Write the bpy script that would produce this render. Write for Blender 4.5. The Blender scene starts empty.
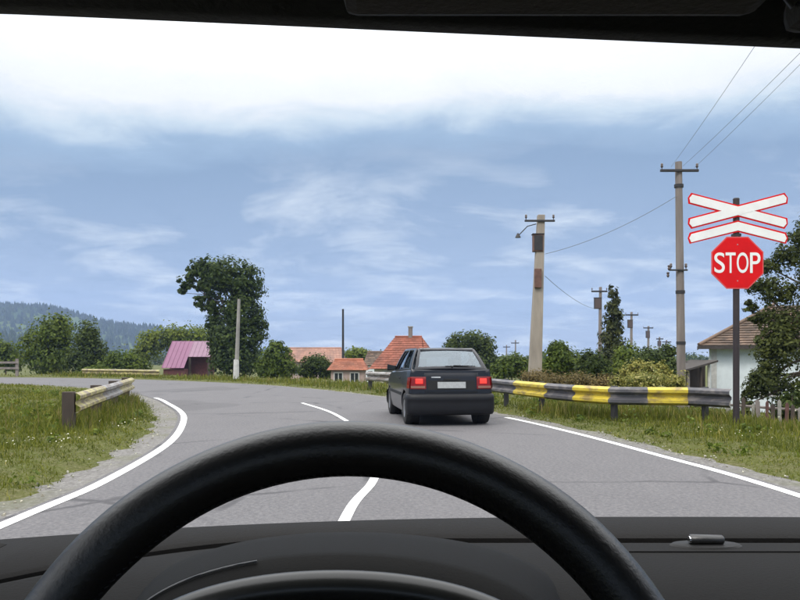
import bpy, bmesh, math, random
import numpy as np
from mathutils import Vector, Matrix

rnd = random.Random(7)
rng = np.random.default_rng(11)
S = bpy.context.scene
COL = S.collection
F, CX, HZ, EYE = 760.0, 400.0, 355.0, 1.25      # focal length, principal column, horizon row (photo pixels), eye height

# ------------------------------------------------------------------ camera
cd = bpy.data.cameras.new('camera'); cam = bpy.data.objects.new('camera', cd); COL.objects.link(cam)
cam.location = (0, 0, EYE); cam.rotation_euler = (math.radians(90), 0, 0)
cd.sensor_width = 36.0; cd.lens = F / 800 * 36.0; cd.shift_y = (HZ - 300) / 800.0
cd.clip_start = 0.02; cd.clip_end = 6000
S.camera = cam

# ------------------------------------------------------------------ sky
SUN_EL, SUN_AZ = math.radians(50), math.radians(-146)     # azimuth measured from +Y clockwise
wd = bpy.data.worlds.new('World'); S.world = wd; wd.use_nodes = True
nt = wd.node_tree; nt.nodes.clear()
def wn(t, **k):
    n = nt.nodes.new(t)
    for a, b in k.items(): setattr(n, a, b)
    return n
def wmath(op, a, b=None, c=None, clamp=False):
    n = wn('ShaderNodeMath', operation=op, use_clamp=clamp)
    for i, v in enumerate((a, b, c)):
        if v is None: continue
        if isinstance(v, (int, float)): n.inputs[i].default_value = v
        else: nt.links.new(v, n.inputs[i])
    return n.outputs[0]
def ramp_set(cr, stops, interp='LINEAR'):
    cr.interpolation = interp
    while len(cr.elements) > 1: cr.elements.remove(cr.elements[-1])
    for i, (p, c) in enumerate(stops):
        e = cr.elements[0] if i == 0 else cr.elements.new(p)
        e.position = p; e.color = tuple(c) + (1,) if len(c) == 3 else c
tc = wn('ShaderNodeTexCoord'); sep = wn('ShaderNodeSeparateXYZ'); nt.links.new(tc.outputs['Generated'], sep.inputs[0])
zc = wmath('MAXIMUM', sep.outputs[2], 0.0)
den = wmath('ADD', zc, 0.16)
cmb = wn('ShaderNodeCombineXYZ')
nt.links.new(wmath('DIVIDE', sep.outputs[0], den), cmb.inputs[0])
nt.links.new(wmath('MULTIPLY', wmath('DIVIDE', sep.outputs[1], den), 1.0), cmb.inputs[1])
def wnoise(scale, detail, rough, dist=0.0, off=0.0, sx=1.0, sy=1.0):
    mp = wn('ShaderNodeMapping'); nt.links.new(cmb.outputs[0], mp.inputs[0])
    mp.inputs['Location'].default_value = (off, off * .7, 0); mp.inputs['Scale'].default_value = (sx, sy, 1)
    mp.inputs['Rotation'].default_value = (0, 0, 0.12)
    n = wn('ShaderNodeTexNoise'); n.inputs['Scale'].default_value = scale; n.inputs['Detail'].default_value = detail
    n.inputs['Roughness'].default_value = rough; n.inputs['Distortion'].default_value = dist
    nt.links.new(mp.outputs[0], n.inputs['Vector']); return n.outputs[0]
n_big = wnoise(.8, 3, .5, .3, 3.1, .9, .8)
n_str = wnoise(1.5, 8, .60, .35, 8.3, 1.15, 1.25)
n_fine = wnoise(3.6, 9, .66, .35, 1.7, 1.0, 1.2)
lev = wmath('ADD', zc, wmath('MULTIPLY', wmath('SUBTRACT', n_big, .5), .13))
lev = wmath('ADD', lev, wmath('MULTIPLY', wmath('SUBTRACT', n_fine, .5), .062))
r1 = wn('ShaderNodeValToRGB'); nt.links.new(lev, r1.inputs[0])
ramp_set(r1.color_ramp, [(0.0, (.46, .57, .76)), (.07, (.42, .54, .74)), (.15, (.35, .47, .66)), (.235, (.29, .415, .60)), (.268, (.40, .55, .74)),
                         (.292, (.74, .86, .96)), (.318, (1.06, 1.08, 1.1)), (.55, (1.0, 1.0, 1.0)), (1.0, (1.0, 1.0, 1.0))])
gain = wn('ShaderNodeMapRange'); gain.inputs[1].default_value = .30; gain.inputs[2].default_value = .60
gain.inputs[3].default_value = 1.0; gain.inputs[4].default_value = 3.0; gain.interpolation_type = 'SMOOTHSTEP'
nt.links.new(lev, gain.inputs[0])
g = wn('ShaderNodeVectorMath', operation='SCALE'); nt.links.new(r1.outputs[0], g.inputs[0]); nt.links.new(gain.outputs[0], g.inputs['Scale'])
# paler streaks lying in the blue-grey cloud sheet
st = wn('ShaderNodeMapRange'); st.inputs[1].default_value = .48; st.inputs[2].default_value = .68; nt.links.new(n_str, st.inputs[0])
lowmask = wn('ShaderNodeMapRange'); lowmask.inputs[1].default_value = .26; lowmask.inputs[2].default_value = .17; nt.links.new(lev, lowmask.inputs[0])
m1 = wn('ShaderNodeMix', data_type='RGBA'); nt.links.new(wmath('MULTIPLY', wmath('MULTIPLY', st.outputs[0], lowmask.outputs[0]), .92), m1.inputs[0])
nt.links.new(g.outputs[0], m1.inputs[6]); m1.inputs[7].default_value = (.80, .88, .97, 1)
st2 = wn('ShaderNodeMapRange'); st2.inputs[1].default_value = .50; st2.inputs[2].default_value = .30; nt.links.new(n_fine, st2.inputs[0])
m2 = wn('ShaderNodeMix', data_type='RGBA'); nt.links.new(wmath('MULTIPLY', wmath('MULTIPLY', st2.outputs[0], lowmask.outputs[0]), .55), m2.inputs[0])
nt.links.new(m1.outputs[2], m2.inputs[6]); m2.inputs[7].default_value = (.27, .39, .58, 1)
sky = wn('ShaderNodeTexSky', sky_type='NISHITA'); sky.sun_disc = False; sky.sun_elevation = SUN_EL; sky.sun_rotation = SUN_AZ
b_sky = wn('ShaderNodeBackground'); b_sky.inputs[1].default_value = .10; nt.links.new(sky.outputs[0], b_sky.inputs[0])
b_cl = wn('ShaderNodeBackground'); b_cl.inputs[1].default_value = 1.0; nt.links.new(m2.outputs[2], b_cl.inputs[0])
mx = wn('ShaderNodeMixShader'); mx.inputs[0].default_value = .90
nt.links.new(b_sky.outputs[0], mx.inputs[1]); nt.links.new(b_cl.outputs[0], mx.inputs[2])
wo = wn('ShaderNodeOutputWorld'); nt.links.new(mx.outputs[0], wo.inputs[0])

# ------------------------------------------------------------------ sun and exposure
ld = bpy.data.lights.new('sun', 'SUN'); ld.energy = 1.5; ld.angle = math.radians(14); ld.color = (1, .96, .9)
sun = bpy.data.objects.new('sun', ld); COL.objects.link(sun)
sd = Vector((math.cos(SUN_EL) * math.sin(SUN_AZ), math.cos(SUN_EL) * math.cos(SUN_AZ), math.sin(SUN_EL)))
sun.rotation_euler = (-sd).to_track_quat('-Z', 'Y').to_euler(); sun.location = (0, 0, 60)
S.view_settings.view_transform = 'Standard'; S.view_settings.look = 'None'
S.view_settings.exposure = 0.0; S.view_settings.gamma = 1.0; S.view_settings.use_curve_mapping = False
S.render.engine = 'CYCLES'
S.cycles.max_bounces = 8; S.cycles.transparent_max_bounces = 16; S.cycles.volume_bounces = 0
S.cycles.use_denoising = True; S.cycles.sample_clamp_indirect = 6

# ------------------------------------------------------------------ helpers
def at(px, py, d): return Vector(((px - CX) * d / F, d, EYE - (py - HZ) * d / F))
def tag(o, label=None, cat=None, group=None, kind=None):
    if label: o['label'] = label
    if cat: o['category'] = cat
    if group: o['group'] = group
    if kind: o['kind'] = kind
    return o
def empty(name, loc=(0, 0, 0), rz=0.0, parent=None):
    o = bpy.data.objects.new(name, None); COL.objects.link(o); o.location = loc; o.rotation_euler = (0, 0, rz)
    o.empty_display_size = .2
    if parent: o.parent = parent
    return o
def link(name, me, mat=None, parent=None, loc=None):
    o = bpy.data.objects.new(name, me); COL.objects.link(o)
    if mat is not None and not me.materials: me.materials.append(mat)
    if parent is not None: o.parent = parent
    if loc is not None: o.location = loc
    return o
def smooth(me, on=True, ang=None):
    me.polygons.foreach_set('use_smooth', [on] * len(me.polygons))
    if on and ang: me.set_sharp_from_angle(angle=math.radians(ang))
    me.update(); return me
class MB:
    """collects vertices and faces of ONE mesh"""
    def __init__(s): s.v = []; s.f = []
    def add(s, vs, fs):
        b = len(s.v); s.v += [tuple(p) for p in vs]; s.f += [tuple(b + i for i in q) for q in fs]; return s
    def box(s, lo, hi, m=None):
        x0, y0, z0 = lo; x1, y1, z1 = hi
        vs = [Vector(p) for p in ((x0,y0,z0),(x1,y0,z0),(x1,y1,z0),(x0,y1,z0),(x0,y0,z1),(x1,y0,z1),(x1,y1,z1),(x0,y1,z1))]
        if m is not None: vs = [m @ p for p in vs]
        return s.add(vs, [(0,3,2,1),(4,5,6,7),(0,1,5,4),(1,2,6,5),(2,3,7,6),(3,0,4,7)])
    def tube(s, pts, radii, n=8, caps=True):
        pts = [Vector(p) for p in pts]
        if isinstance(radii, (int, float)): radii = [radii] * len(pts)
        rings = []; prev = None
        for i, p in enumerate(pts):
            t = (pts[min(i + 1, len(pts) - 1)] - pts[max(i - 1, 0)]).normalized()
            if prev is None:
                a = t.orthogonal().normalized()
            else:
                a = (prev - t * prev.dot(t)).normalized()
            prev = a; b = t.cross(a)
            rings.append([p + (a * math.cos(2 * math.pi * k / n) + b * math.sin(2 * math.pi * k / n)) * radii[i] for k in range(n)])
        vs = [q for r in rings for q in r]; fs = []
        for i in range(len(pts) - 1):
            for k in range(n):
                fs.append((i * n + k, i * n + (k + 1) % n, (i + 1) * n + (k + 1) % n, (i + 1) * n + k))
        if caps: fs += [tuple(range(n))[::-1], tuple(range((len(pts) - 1) * n, len(pts) * n))]
        return s.add(vs, fs)
    def lathe(s, prof, n=24, axis='z', m=None, closed=False):
        vs = []; fs = []
        for r, h in prof:
            for k in range(n):
                a = 2 * math.pi * k / n; p = (r * math.cos(a), r * math.sin(a), h)
                if axis == 'x': p = (h, r * math.cos(a), r * math.sin(a))
                if axis == 'y': p = (r * math.sin(a), h, r * math.cos(a))
                vs.append(Vector(p) if m is None else m @ Vector(p))
        for i in range(len(prof) - (0 if closed else 1)):
            j = (i + 1) % len(prof)
            for k in range(n): fs.append((i * n + k, i * n + (k + 1) % n, j * n + (k + 1) % n, j * n + k))
        return s.add(vs, fs)
    def prism(s, poly, d0, d1, m=None, axis='y'):
        n = len(poly); vs = []
        for d in (d0, d1):
            for a, b in poly:
                p = Vector((a, d, b)) if axis == 'y' else (Vector((d, a, b)) if axis == 'x' else Vector((a, b, d)))
                vs.append(p if m is None else m @ p)
        fs = [tuple(range(n)), tuple(range(2 * n - 1, n - 1, -1))] + [(i, i + n, (i + 1) % n + n, (i + 1) % n) for i in range(n)]
        return s.add(vs, fs)
    def grid(s, P):
        """P: list of rows of points"""
        nr, nc = len(P), len(P[0])
        return s.add([q for r in P for q in r], [(i * nc + j, i * nc + j + 1, (i + 1) * nc + j + 1, (i + 1) * nc + j) for i in range(nr - 1) for j in range(nc - 1)])
    def mesh(s, name, sm=None, bevel=0.0, recalc=True):
        me = bpy.data.meshes.new(name); me.from_pydata(s.v, [], s.f)
        if bevel or recalc:
            bm = bmesh.new(); bm.from_mesh(me)
            if recalc: bmesh.ops.recalc_face_normals(bm, faces=bm.faces)
            if bevel:
                ed = [e for e in bm.edges if len(e.link_faces) == 2 and e.calc_face_angle() > .5]
                bmesh.ops.bevel(bm, geom=ed, offset=bevel, segments=2, affect='EDGES', profile=.6)
            bm.to_mesh(me); bm.free()
        if sm: smooth(me, True, sm)
        me.update(); return me
    def build(s, name, mat, parent=None, sm=None, bevel=0.0, loc=None, solid=0.0, recalc=True):
        o = link(name, s.mesh(name, sm, bevel, recalc), mat, parent, loc)
        if solid:
            md = o.modifiers.new('thick', 'SOLIDIFY'); md.thickness = solid; md.offset = 0
        return o
def np_mesh(name, V, Fc, mat):
    """V (n,3), Fc (m,k) with one k"""
    me = bpy.data.meshes.new(name); k = Fc.shape[1]
    me.vertices.add(len(V)); me.vertices.foreach_set('co', V.astype(np.float32).ravel())
    me.loops.add(Fc.size); me.loops.foreach_set('vertex_index', Fc.astype(np.int32).ravel())
    me.polygons.add(len(Fc)); me.polygons.foreach_set('loop_start', np.arange(0, Fc.size, k, dtype=np.int32))
    me.update(calc_edges=True); me.validate()
    if mat: me.materials.append(mat)
    return me

# ------------------------------------------------------------------ materials
def new_mat(name):
    m = bpy.data.materials.new(name); m.use_nodes = True; t = m.node_tree
    return m, t, t.nodes['Principled BSDF'], t.nodes['Material Output']
def nz(t, scale, detail=4, rough=.55, coord='Object', vec=(1, 1, 1), dist=0.0):
    tcn = t.nodes.new('ShaderNodeTexCoord'); mp = t.nodes.new('ShaderNodeMapping'); mp.inputs['Scale'].default_value = vec
    if coord == 'World':
        ge = t.nodes.new('ShaderNodeNewGeometry'); t.links.new(ge.outputs['Position'], mp.inputs[0])
    else: t.links.new(tcn.outputs[coord], mp.inputs[0])
    n = t.nodes.new('ShaderNodeTexNoise'); n.inputs['Scale'].default_value = scale; n.inputs['Detail'].default_value = detail
    n.inputs['Roughness'].default_value = rough; n.inputs['Distortion'].default_value = dist
    t.links.new(mp.outputs[0], n.inputs['Vector']); return n.outputs[0]
def ramp(t, fac, stops, interp='LINEAR'):
    r = t.nodes.new('ShaderNodeValToRGB'); ramp_set(r.color_ramp, stops, interp); t.links.new(fac, r.inputs[0]); return r.outputs[0]
def mixc(t, fac, a, b, blend='MIX'):
    n = t.nodes.new('ShaderNodeMix'); n.data_type = 'RGBA'; n.blend_type = blend
    for i, v in ((0, fac), (6, a), (7, b)):
        if isinstance(v, (int, float)): n.inputs[i].default_value = v
        elif isinstance(v, tuple): n.inputs[i].default_value = v + (1,) if len(v) == 3 else v
        else: t.links.new(v, n.inputs[i])
    return n.outputs[2]
def bump(t, b, h, strength=.3, dist=.02):
    n = t.nodes.new('ShaderNodeBump'); n.inputs['Strength'].default_value = strength; n.inputs['Distance'].default_value = dist
    t.links.new(h, n.inputs['Height']); t.links.new(n.outputs[0], b.inputs['Normal'])
def mat(name, c, rough=.6, var=.25, scale=6.0, metal=0.0, bmp=0.0, bscale=40.0, c2=None, spec=.5, coat=0.0, bdist=.01, vec=(1, 1, 1)):
    m, t, b, o = new_mat(name)
    c2 = c2 or tuple(x * (1 - var) for x in c)
    t.links.new(ramp(t, nz(t, scale, 6, .6, vec=vec), [(.32, c2), (.68, c)]), b.inputs['Base Color'])
    b.inputs['Roughness'].default_value = rough; b.inputs['Metallic'].default_value = metal
    b.inputs['Specular IOR Level'].default_value = spec; b.inputs['Coat Weight'].default_value = coat
    if bmp: bump(t, b, nz(t, bscale, 5, .6, vec=vec), bmp, bdist)
    return m
def leaf_mat(name, dark, light, trans=.35, extra=None):
    m, t, b, o = new_mat(name)
    ge = t.nodes.new('ShaderNodeNewGeometry')
    stops = [(0, dark), (.5, tuple((a + c) / 2 for a, c in zip(dark, light))), (.93, light)]
    if extra: stops.append((1.0, extra))
    c = ramp(t, ge.outputs['Random Per Island'], stops)
    big = ramp(t, nz(t, .55, 3, .5), [(.35, (.72, .78, .72)), (.65, (1.12, 1.08, .95))])
    c = mixc(t, 1.0, c, big, 'MULTIPLY')
    t.links.new(c, b.inputs['Base Color']); b.inputs['Roughness'].default_value = .62; b.inputs['Specular IOR Level'].default_value = .22
    tr = t.nodes.new('ShaderNodeBsdfTranslucent'); t.links.new(c, tr.inputs[0])
    mxs = t.nodes.new('ShaderNodeMixShader'); mxs.inputs[0].default_value = trans
    t.links.new(b.outputs[0], mxs.inputs[1]); t.links.new(tr.outputs[0], mxs.inputs[2]); t.links.new(mxs.outputs[0], o.inputs[0])
    return m
def glass_mat(name, tint, refl=.5):
    m, t, b, o = new_mat(name); t.nodes.remove(b)
    tr = t.nodes.new('ShaderNodeBsdfTransparent'); tr.inputs[0].default_value = tint + (1,)
    gl = t.nodes.new('ShaderNodeBsdfGlossy'); gl.inputs['Roughness'].default_value = .03; gl.inputs[0].default_value = (.80, .91, 1.0, 1)
    fr = t.nodes.new('ShaderNodeFresnel'); fr.inputs[0].default_value = 1.5 + refl
    mxs = t.nodes.new('ShaderNodeMixShader'); t.links.new(fr.outputs[0], mxs.inputs[0])
    t.links.new(tr.outputs[0], mxs.inputs[1]); t.links.new(gl.outputs[0], mxs.inputs[2]); t.links.new(mxs.outputs[0], o.inputs[0])
    return m
M = {}
# asphalt
m, t, b, o = new_mat('asphalt'); M['asphalt'] = m
c = ramp(t, nz(t, .45, 6, .65), [(.3, (.098, .094, .098)), (.5, (.122, .117, .121)), (.7, (.150, .143, .145))])
c = mixc(t, .5, c, ramp(t, nz(t, 3.0, 7, .7, vec=(1, .3, 1)), [(.32, (.088, .085, .090)), (.55, (.125, .12, .124)), (.72, (.175, .167, .168))]))
c = mixc(t, .55, c, ramp(t, nz(t, 26, 5, .8), [(.36, (.060, .058, .062)), (.5, (.118, .113, .117)), (.64, (.205, .197, .195))]))
pt_ = ramp(t, nz(t, .22, 2, .4, vec=(1, .6, 1)), [(.60, (0, 0, 0)), (.615, (.38, .38, .38))], 'LINEAR')
bwp = t.nodes.new('ShaderNodeRGBToBW'); t.links.new(pt_, bwp.inputs[0])
c = mixc(t, bwp.outputs[0], c, (.070, .067, .070))
sp = t.nodes.new('ShaderNodeTexVoronoi'); sp.feature = 'DISTANCE_TO_EDGE'; sp.inputs['Scale'].default_value = .28
tcn = t.nodes.new('ShaderNodeTexCoord'); mp = t.nodes.new('ShaderNodeMapping'); t.links.new(tcn.outputs['Object'], mp.inputs[0])
wv = t.nodes.new('ShaderNodeTexNoise'); wv.inputs['Scale'].default_value = 1.6; t.links.new(tcn.outputs['Object'], wv.inputs['Vector'])
ad = t.nodes.new('ShaderNodeMix'); ad.data_type = 'RGBA'; ad.inputs[0].default_value = .18; t.links.new(mp.outputs[0], ad.inputs[6]); t.links.new(wv.outputs['Color'], ad.inputs[7])
t.links.new(ad.outputs[2], sp.inputs['Vector'])
crk = ramp(t, sp.outputs['Distance'], [(.0, (1, 1, 1)), (.006, (.9, .9, .9)), (.012, (0, 0, 0))])
crkm = mixc(t, 1.0, crk, ramp(t, nz(t, .6, 3), [(.44, (0, 0, 0)), (.56, (.8, .8, .8))]), 'MULTIPLY')
bw = t.nodes.new('ShaderNodeRGBToBW'); t.links.new(crkm, bw.inputs[0])
c = mixc(t, bw.outputs[0], c, (.05, .048, .052))
t.links.new(c, b.inputs['Base Color']); b.inputs['Roughness'].default_value = .82; b.inputs['Specular IOR Level'].default_value = .35
bump(t, b, nz(t, 45, 4, .75), .6, .012)
# road paint
m, t, b, o = new_mat('road_paint'); M['paint'] = m
pc = ramp(t, nz(t, 9, 6, .7), [(.30, (.34, .33, .33)), (.38, (.62, .61, .60)), (.46, (.80, .80, .78))])
t.links.new(pc, b.inputs['Base Color']); b.inputs['Roughness'].default_value = .6; bump(t, b, nz(t, 150, 3, .7), .25, .004)
# gravel strip
m, t, b, o = new_mat('gravel'); M['gravel'] = m
c = ramp(t, nz(t, 20, 6, .8, coord='World'), [(.3, (.075, .07, .062)), (.5, (.17, .16, .15)), (.68, (.32, .31, .29))])
c = mixc(t, ramp(t, nz(t, 1.3, 4, .6, coord='World'), [(.45, (0, 0, 0)), (.7, (.6, .6, .6))]), c, (.11, .115, .05))
t.links.new(c, b.inputs['Base Color']); b.inputs['Roughness'].default_value = .95; bump(t, b, nz(t, 60, 4, .7, coord='World'), .8, .02)
# ground
m, t, b, o = new_mat('ground'); M['ground'] = m
c = ramp(t, nz(t, .35, 6, .6, coord='World'), [(.28, (.042, .056, .010)), (.5, (.068, .085, .014)), (.72, (.105, .108, .024))])
c = mixc(t, ramp(t, nz(t, 3.0, 5, .7, coord='World'), [(.44, (0, 0, 0)), (.66, (.85, .85, .85))]), c, (.125, .108, .06))
c = mixc(t, .5, c, ramp(t, nz(t, 22, 5, .75, coord='World'), [(.3, (.03, .035, .012)), (.5, (.10, .11, .03)), (.62, (.22, .21, .12)), (.7, (.10, .09, .05))]))
t.links.new(c, b.inputs['Base Color']); b.inputs['Roughness'].default_value = .95; b.inputs['Specular IOR Level'].default_value = .1
bump(t, b, nz(t, 25, 5, .7, coord='World'), .7, .05)
# hill: forest and meadow patches
m, t, b, o = new_mat('hill_cover'); M['hill'] = m
c = ramp(t, nz(t, .006, 5, .6, coord='World'), [(.35, (.025, .042, .022)), (.52, (.04, .062, .028)), (.60, (.085, .115, .045)), (.72, (.10, .11, .05))])
t.links.new(c, b.inputs['Base Color']); b.inputs['Roughness'].default_value = 1; b.inputs['Specular IOR Level'].default_value = 0
M['forest'] = leaf_mat('forest_needles', (.014, .028, .018), (.035, .055, .026), .1)
M['grass'] = leaf_mat('grass_blade', (.060, .080, .010), (.185, .195, .026), .36, (.34, .29, .10))
M['drygrass'] = leaf_mat('dry_stalk', (.16, .13, .05), (.30, .24, .10), .25)
M['leaf_poplar'] = leaf_mat('poplar_leaf', (.024, .044, .010), (.082, .118, .026), .35)
M['leaf_walnut'] = leaf_mat('walnut_leaf', (.030, .042, .010), (.110, .128, .034), .38)
M['leaf_mid'] = leaf_mat('green_leaf', (.050, .080, .010), (.150, .195, .030), .4)
M['leaf_fresh'] = leaf_mat('fresh_green_leaf', (.085, .120, .014), (.205, .245, .038), .4)
M['leaf_dark'] = leaf_mat('dark_green_leaf', (.032, .052, .010), (.092, .122, .026), .35)
M['leaf_cypress'] = leaf_mat('conifer_leaf', (.026, .036, .010), (.075, .082, .022), .2)
M['leaf_yellow'] = leaf_mat('yellow_leaf', (.13, .15, .035), (.40, .35, .10), .35, (.80, .68, .36))
M['leaf_brown'] = leaf_mat('reddish_scrub_leaf', (.095, .075, .03), (.20, .145, .055), .3)
M['flower'] = leaf_mat('white_blossom', (.55, .52, .42), (.8, .78, .68), .3)
M['bark'] = mat('bark', (.16, .12, .085), .9, .5, 9, bmp=.8, bscale=18, bdist=.03, vec=(1, 1, .25))
M['concrete'] = mat('weathered_concrete', (.36, .31, .255), .88, .35, 3, bmp=.3, bscale=50, vec=(1, 1, .2))
M['concrete2'] = mat('pale_concrete', (.30, .285, .26), .88, .3, 3, bmp=.3, bscale=50)
M['limewash'] = mat('lime_wash', (.58, .57, .54), .85, .3, 6)
M['oldwood'] = mat('weathered_pole_wood', (.24, .205, .185), .9, .4, 5, bmp=.5, bscale=30, vec=(1, 1, .12))
M['darkwood'] = mat('dark_wood', (.075, .055, .042), .85, .45, 6, bmp=.5, bscale=30, vec=(1, 1, .2))
M['steel_dark'] = mat('dark_steel', (.035, .033, .034), .6, .35, 8, metal=.2)
M['galv'] = mat('galvanised_steel', (.42, .43, .44), .5, .3, 5, metal=.55, bmp=.1)
M['insul'] = mat('insulator', (.10, .07, .06), .3, .2, 20)
M['boxmetal'] = mat('rusty_box_paint', (.17, .085, .06), .65, .5, 6)
M['postpaint'] = mat('post_paint', (.030, .020, .022), .55, .35, 8, bmp=.15)
M['signred'] = mat('sign_red', (.66, .006, .009), .55, .14, 5, spec=.15)
M['signwhite'] = mat('sign_white', (.82, .81, .79), .5, .10, 5, spec=.2)
# guardrail paint with rust and grime
def rail_mat(name, c, grime, amt):
    m, t, b, o = new_mat(name)
    f = ramp(t, nz(t, 3.5, 7, .68, vec=(1, 1, 2.2)), [(amt, (1, 1, 1)), (amt + .14, (0, 0, 0))])
    cc = mixc(t, f, ramp(t, nz(t, 1.5, 3), [(.3, tuple(x * .8 for x in c)), (.7, c)]), grime)
    t.links.new(cc, b.inputs['Base Color']); b.inputs['Roughness'].default_value = .5
    bump(t, b, nz(t, 30, 4), .15, .004); return m
M['rail_y'] = rail_mat('yellow_rail_paint', (.60, .46, .045), (.26, .19, .06), .37)
M['rail_k'] = rail_mat('black_rail_paint', (.070, .068, .076), (.15, .135, .13), .39)
M['rail_yw'] = rail_mat('worn_yellow_rail_paint', (.46, .41, .15), (.20, .155, .10), .45)
M['rail_g'] = rail_mat('bare_grey_rail', (.30, .29, .28), (.14, .11, .09), .42)
# ------------------------------------------------------------------ road outline
def catmull(pts, n=8):
    P = [np.array(p, float) for p in pts]; P = [2 * P[0] - P[1]] + P + [2 * P[-1] - P[-2]]; out = []
    for i in range(1, len(P) - 2):
        p0, p1, p2, p3 = P[i - 1:i + 3]
        for k in range(n):
            t_ = k / n
            out.append(.5 * (2 * p1 + (p2 - p0) * t_ + (2 * p0 - 5 * p1 + 4 * p2 - p3) * t_ ** 2 + (3 * p1 - p0 - 3 * p2 + p3) * t_ ** 3))
    out.append(P[-2]); return np.array(out)
LEFT = catmull([(-3.0, -40), (-3.0, -12), (-2.93, 0), (-2.92, 5.6), (-2.93, 7.6), (-3.3, 10.9), (-4.1, 14.4), (-4.85, 16.8), (-5.9, 19.4), (-7.1, 22.1), (-9.6, 26.6), (-13, 30.4),
                (-18, 33.4), (-26, 35.6), (-42, 37.4), (-90, 40)])
RIGHT = catmull([(3.7, -40), (3.7, -12), (3.66, 0), (3.55, 6.6), (3.2, 9.6), (2.75, 12.4), (2.15, 15.1), (1.2, 18.2), (-.3, 21.8), (-2.0, 25.4), (-3.9, 28.8), (-7.4, 33.6), (-13.8, 39.0),
                 (-22, 42.4), (-42, 45), (-90, 48)])
CENTRE = catmull([(-.42, -14), (-.42, 3), (-.41, 6.0), (-.27, 7.5), (-.25, 9.2), (-.45, 11.6), (-.97, 14.2), (-1.6, 16.9), (-2.55, 19.8)])
def normals2(P):
    T = np.gradient(P, axis=0); T /= np.linalg.norm(T, axis=1)[:, None]
    return np.stack([T[:, 1], -T[:, 0]], 1)          # to the right of travel
def offset(P, d): return P + normals2(P) * d
def seg_dist(pts, P):
    """unsigned distance of pts (n,2) from polyline P"""
    best = np.full(len(pts), 1e9)
    for a, b_ in zip(P[:-1], P[1:]):
        ab = b_ - a; L = ab @ ab
        tt = np.clip(((pts - a) @ ab) / L, 0, 1)
        best = np.minimum(best, np.hypot(*(pts - a - tt[:, None] * ab).T))
    return best
def inside(pts, poly):
    r = np.zeros(len(pts), bool); x, y = pts.T
    for (x0, y0), (x1, y1) in zip(poly, np.roll(poly, -1, 0)):
        if y0 == y1: continue
        hit = ((y0 > y) != (y1 > y)) & (x < (x1 - x0) * (y - y0) / (y1 - y0) + x0); r ^= hit
    return r
LE, RE = offset(LEFT, -.12), offset(RIGHT, .12)       # asphalt edges a little outside the painted lines
ROADPOLY = np.vstack([LE, RE[::-1]])
INNER = np.vstack([LEFT, [(-400, 40), (-400, -400), (-3, -400)]])
def sstep(a, b_, x): t_ = np.clip((x - a) / (b_ - a), 0, 1); return t_ * t_ * (3 - 2 * t_)
def ground_h(x, y):
    pts = np.stack([np.ravel(x), np.ravel(y)], 1).astype(float)
    near = (np.abs(pts[:, 0] + 20) < 130) & (pts[:, 1] < 140) & (pts[:, 1] > -60)
    dl = np.full(len(pts), 99.); dr = np.full(len(pts), 99.); inn = np.zeros(len(pts), bool); ins = np.zeros(len(pts), bool)
    q = pts[near]
    if len(q):
        dl[near] = seg_dist(q, LE); dr[near] = seg_dist(q, RE); inn[near] = inside(q, INNER); ins[near] = inside(q, ROADPOLY)
    s = np.minimum(dl, dr); s[ins] = 0
    X, Y = pts.T
    wob = .10 * np.sin(X * .9 + 1.3 * np.sin(Y * .31)) * np.sin(Y * .73 + .8) + .06 * np.sin(X * 2.1 + Y * 1.7)
    fine = .022 * np.sin(X * 5.3 + 1.7 * np.sin(Y * 3.1)) * np.sin(Y * 4.1 + .7 * X) + .016 * np.sin(X * 9.7 + Y * 7.9) + .014 * np.sin(X * 2.3 - Y * 3.3 + 1)
    h = -.075 + .10 * sstep(.0, .85, s) + fine * sstep(.08, .4, s) + (wob * .6 + .02) * sstep(1.0, 4.0, s)
    outer = ~inn & ~ins
    drop = -.85 * sstep(3.4, 6.4, dr) - 1.5 * sstep(9, 34, dr)
    h = np.where(outer, h + drop, h)
    inner_drop = -.35 * sstep(4, 14, dl)
    h = np.where(inn, h + inner_drop * sstep(20, 40, Y), h)
    return h.reshape(np.shape(x))
def gz(x, y): return float(ground_h(np.array([x]), np.array([y]))[0])

# ------------------------------------------------------------------ ground sheet
def axis(fine_lo, fine_hi, step, lo, hi):
    a = list(np.arange(fine_lo, fine_hi, step)); s_ = step
    v = fine_hi
    while v < hi: a.append(v); s_ *= 1.16; v += s_
    a.append(hi); s_ = step; v = fine_lo - step
    while v > lo: a.insert(0, v); s_ *= 1.16; v -= s_
    a.insert(0, lo); return np.array(a)
gx, gy = axis(-17, 12, .17, -1750, 1750), axis(2, 40, .19, -500, 1850)
GX, GY = np.meshgrid(gx, gy); GZ = ground_h(GX, GY)
V = np.stack([GX.ravel(), GY.ravel(), GZ.ravel()], 1); nr, nc = GX.shape
I = np.arange(nr * nc).reshape(nr, nc)
Fq = np.stack([I[:-1, :-1], I[:-1, 1:], I[1:, 1:], I[1:, :-1]], -1).reshape(-1, 4)
me = np_mesh('ground', V, Fq, M['ground']); smooth(me)
tag(link('ground', me), 'grassy ground on both sides of the road and beyond', kind='structure')
def ribbon(name, A, B, z, mt, label, parent=None, zb=None):
    n = len(A); Vv = np.vstack([np.c_[A, np.full(n, z)], np.c_[B, np.full(n, z if zb is None else zb)]])
    i = np.arange(n - 1); Fc = np.stack([i, i + 1, i + 1 + n, i + n], 1)
    Fc = Fc[:, ::-1] if np.cross(B[0] - A[0], A[1] - A[0]) > 0 and False else Fc
    me = np_mesh(name, Vv, Fc, mt)
    bm = bmesh.new(); bm.from_mesh(me); bm.normal_update()
    bmesh.ops.reverse_faces(bm, faces=[f for f in bm.faces if f.normal.z < 0]); bm.to_mesh(me); bm.free()
    o = link(name, me, None, parent)
    if parent is None: tag(o, label, kind='structure')
    return o
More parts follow.
